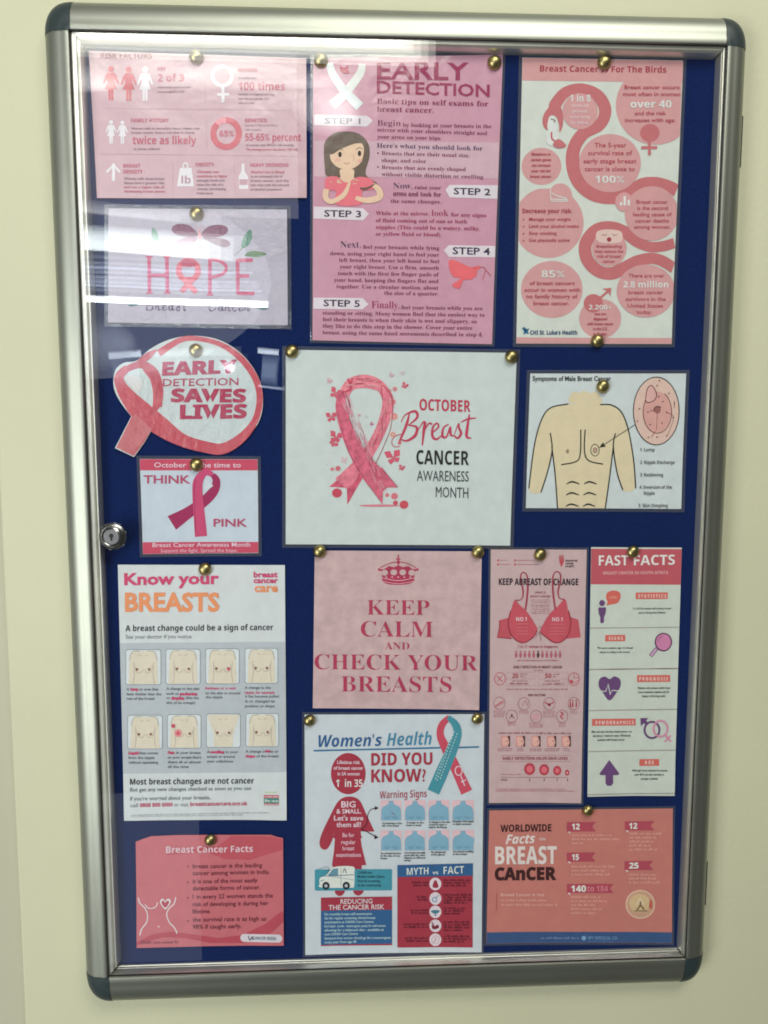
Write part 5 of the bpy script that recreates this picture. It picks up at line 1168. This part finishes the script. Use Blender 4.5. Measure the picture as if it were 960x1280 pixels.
p.blob([(670, 268), (672, 246), (682, 232), (692, 246), (696, 268)], (150, 36, 60), 5); p.ringe(678, 328, 10, 11, 5, (90, 150, 170), 5); p.line([(686, 318), (698, 306)], 5, (90, 150, 170), 5); p.blob([(660, 384), (682, 378), (704, 384), (682, 398)], (60, 120, 136), 5); p.line([(682, 390), (682, 408)], 6, (60, 120, 136), 5); p.blob([(664, 450), (676, 458), (694, 450), (698, 466), (670, 472)], (120, 34, 54), 5); p.line([(664, 438), (676, 456)], 5, (120, 34, 54), 5); p.ringe(682, 524, 18, 19, 3, (196, 150, 156), 5); p.line([(682, 512), (682, 526), (674, 536)], 3, (150, 110, 130), 5)
POSTERS.append(p)

# ---- 14 breast cancer facts
v = (155, 1035, 4.465)
fo = [(66, 76), (100, 62), (154, 44), (300, 38), (480, 36), (640, 36), (820, 36), (856, 48), (888, 54), (890, 350), (892, 650), (480, 658), (72, 666), (70, 350)]
p = Poster('salmon Breast Cancer Facts poster with clipped top corners and white body outline, bottom left', Q(v, [(68, 40), (888, 40), (892, 650), (72, 665)]), gain=1.45, gloss='film', seed=14, amp=0.0012, paper=(196, 100, 107), outline=Q(v, fo), margin=None)
p.view(*v); FWt = (226, 176, 184); FD = (112, 44, 58)
p.part('swirls'); p.poly([(74, 632), (160, 590), (260, 576), (380, 590), (520, 612), (660, 596), (790, 530), (880, 460), (890, 470), (890, 520), (800, 600), (660, 640), (480, 640), (340, 612), (220, 606), (120, 634), (74, 650)], (184, 66, 82), 1)
p.poly([(230, 150), (460, 130), (560, 170), (700, 176), (884, 120), (886, 60), (820, 44), (600, 42), (520, 100), (330, 120)], (190, 76, 88), 1)
p.part('heading').text('Breast Cancer Facts', 236, 720, 136, 36, (232, 190, 196), 'bold', y1=130, off=-.004)
p.part('lettering')
for s, a, b, y in (('breast cancer is the leading', 384, 772, 222), ('cancer among women in India.', 384, 814, 260), ('it is one of the most easily', 384, 746, 306), ('detectable forms of cancer.', 384, 762, 345), ('1 in every 22 women stands the', 384, 832, 392), ('risk of developing it during her', 384, 806, 434), ('lifetime.', 384, 484, 474), ('the survival rate is as high as', 384, 794, 520), ('98% if caught early.', 384, 656, 560)): p.text(s, a, b, y, 24, FD, 'reg', y1=y - (b - a) * .018, off=.01)
for y in (212, 300, 387, 516): p.ell(357, y, 4.5, 5, FD, 3, 10)
p.greek(96, 296, 642, 14, (140, 60, 76), y1=640)
p.part('body_picture'); WL = (232, 208, 214)
p.line([(82, 386), (90, 416), (118, 444), (132, 480), (128, 522), (100, 560), (90, 594)], 6, WL); p.line([(290, 384), (280, 420), (250, 450), (240, 484), (256, 526), (284, 556), (297, 586)], 6, WL); p.line([(118, 424), (138, 444), (165, 444), (182, 432), (188, 412)], 5, WL)
p.blob([(231, 404), (244, 392), (260, 398), (260, 416), (248, 436), (232, 452), (214, 434), (202, 414), (206, 398), (220, 392)], WL, 2); p.blob([(231, 414), (242, 402), (252, 408), (250, 420), (232, 442), (212, 420), (212, 406), (222, 402)], (186, 60, 84), 3); p.ell(195, 546, 5, 4, WL, 2, 10)
p.part('logo'); p.rrect(650, 588, 884, 632, 21, (206, 200, 204), 2); p.text('CANCER INDIA', 722, 850, 618, 17, (70, 110, 120), 'bold', off=.01); p.line([(694, 598), (704, 622), (716, 602), (720, 622)], 5, (40, 66, 76), 3)
POSTERS.append(p)

# ---- 15 worldwide facts
p = Poster('orange WORLDWIDE facts poster with a blue strip along its foot, bottom right', Q((600, 1000, 3.84), [(45, 50), (925, 40), (918, 682), (30, 686)]), gain=1.6, seed=15, amp=0.0009, margin=0.003, paper=(186, 110, 97))
p.view(600, 1000, 3.84); OB = (48, 80, 124); OR = (170, 62, 80); OT = (214, 156, 142); OD = (62, 32, 34); OW = (214, 198, 190)
p.part('bands').poly([(32, 632), (920, 630), (918, 681), (30, 685)], OB, 1)
p.part('heading')
p.text('WORLDWIDE', 98, 342, 152, 34, OD, 'bold', y1=148, off=.015); p.text('Facts', 122, 262, 210, 44, OW, 'bi', y1=204, off=.01, slant=.08); p.text('ON', 284, 312, 192, 12, OW, 'bold')
p.text('BREAST', 72, 368, 306, 84, OW, 'bold', y1=304, off=.012); p.text('CAnCER', 70, 366, 382, 60, OD, 'bold', y1=380, off=.03)
for x, a in ((98, -1), (124, 1), (76, 1)): p.line([(x, 232), (x + 4, 236)], 3, OW)
p.part('banner')
for x0, x1, y0, y1 in ((416, 556, 106, 150), (416, 554, 252, 294), (416, 640, 402, 444), (694, 836, 102, 144), (692, 830, 292, 334)):
    p.poly([(x0, y0), (x1, y0 - 2), (x1 - 18, (y0 + y1) / 2), (x1, y1), (x0, y1 + 1)], OR, 2); p.poly([(x0 + 4, y1), (x0 + 16, y1), (x0 + 16, y1 + 12)], OW, 2)
p.part('numerals')
for s, a, b, y, h in (('12', 440, 478, 140, 28), ('15', 440, 474, 286, 28), ('140', 436, 508, 438, 30), ('12', 714, 754, 136, 28), ('25', 714, 760, 326, 28)): p.text(s, a, b, y, h, (226, 212, 206), 'bold', off=.02)
p.text('to 184', 514, 612, 437, 28, (208, 120, 128), 'bold', off=-.02)
p.part('lettering')
for x, y0, ws in ((440, 172, (190, 228, 50)), (438, 322, (206, 160, 184)), (436, 468, (140, 168, 116, 150, 126)), (716, 164, (154, 138, 116, 100, 130)), (714, 360, (128, 124, 150))):
    for k, w_ in enumerate(ws): p.greek(x, x + w_, y0 + 19 * k, 10, OT)
p.text('Breast Cancer is the', 100, 306, 460, 14, OT, 'bold', off=.02); p.greek(100, 322, 484, 10, OT); p.greek(100, 370, 506, 10, OT); p.line([(80, 444), (78, 530)], 2.5, (150, 60, 62), 2)
p.greek(292, 470, 664, 9, (110, 140, 176)); p.ell(497, 660, 11, 11, (104, 150, 190), 2, 16); p.text('MY MEDICAL CO', 518, 656, 666, 15, (96, 140, 180), 'bold'); p.greek(518, 640, 677, 6, (80, 120, 160))
p.part('round_picture'); p.ell(768, 498, 71, 69, (208, 176, 148), 2, 44); p.ell(768, 498, 65, 63, (190, 146, 114), 3, 44); p.ell(765, 492, 50, 44, (198, 170, 120), 4, 30)
p.line([(768, 480), (766, 502), (750, 524)], 6, (96, 82, 60), 5); p.line([(767, 500), (786, 522)], 6, (96, 82, 60), 5); p.line([(740, 528), (800, 528)], 5, (120, 100, 70), 5); p.poly([(812, 470), (824, 484), (824, 520), (808, 512)], (184, 84, 70), 5); p.poly([(744, 500), (766, 462), (790, 500), (776, 494), (766, 478), (756, 496)], (214, 190, 150), 6)
POSTERS.append(p)

for p in POSTERS: p.finish()

# ================================================================== brass drawing pins
bm = bmesh.new()
lathe_bm(bm, [(0.0078, -0.0002), (0.0082, 0.0004), (0.0080, 0.0010), (0.0074, 0.0024), (0.0062, 0.0040), (0.0045, 0.0053), (0.0024, 0.0060), (0.0, 0.0062)], 28)
pin_me = bm_mesh('drawing_pin', bm, True); pin_me.materials.append(M_BRASS)
PINS = [((245, 70.5), 'top middle of the pink risk factors poster'), ((401, 75), 'top left corner of the EARLY DETECTION steps poster'), ((618, 78), 'top right corner of the EARLY DETECTION steps poster'),
        ((755.5, 77.5), 'top middle of the flamingo birds poster'), ((747, 426), 'bottom middle of the flamingo birds poster'), ((245.5, 267), 'top middle of the HOPE poster'),
        ((244.5, 438), 'ribbon shaped SAVES LIVES cut-out'), ((364.5, 439), 'top left corner of the OCTOBER poster'), ((639.5, 446), 'top right corner of the OCTOBER poster'),
        ((754, 483), 'male torso diagram card'), ((245, 581), 'top of the THINK PINK card'), ((256, 711.5), 'top of the Know your BREASTS poster'),
        ((399.5, 689.5), 'top left corner of the KEEP CALM poster'), ((597.5, 690.5), 'top right corner of the KEEP CALM poster'), ((675.5, 693.5), 'top of the KEEP ABREAST OF CHANGE poster'),
        ((791.5, 690), 'top of the FAST FACTS poster'), ((387, 901), "top left corner of the Women's Health poster"), ((596.5, 898.5), "top right corner of the Women's Health poster"),
        ((735, 1013.5), 'top of the orange WORLDWIDE facts poster'), ((263, 1050.5), 'top of the salmon Breast Cancer Facts poster')]
for k, (q, where) in enumerate(PINS):
    P = U(q, 0.0045)[0]
    o = bpy.data.objects.new('drawing_pin', pin_me); COL.objects.link(o)
    o.location = bw(P[0], P[1], 0.0034); o.rotation_euler = (random.uniform(-.12, .12), random.uniform(0, 6), random.uniform(-.12, .12))
    s = 0.94 if q[1] > 880 else 1.0; o.scale = (s, 1, s)
    o['label'] = 'brass domed drawing pin at the ' + where if not where.startswith(('ribbon', 'male')) else 'brass domed drawing pin in the ' + where
    o['category'] = 'drawing pin'; o['group'] = 'brass drawing pins holding the posters'
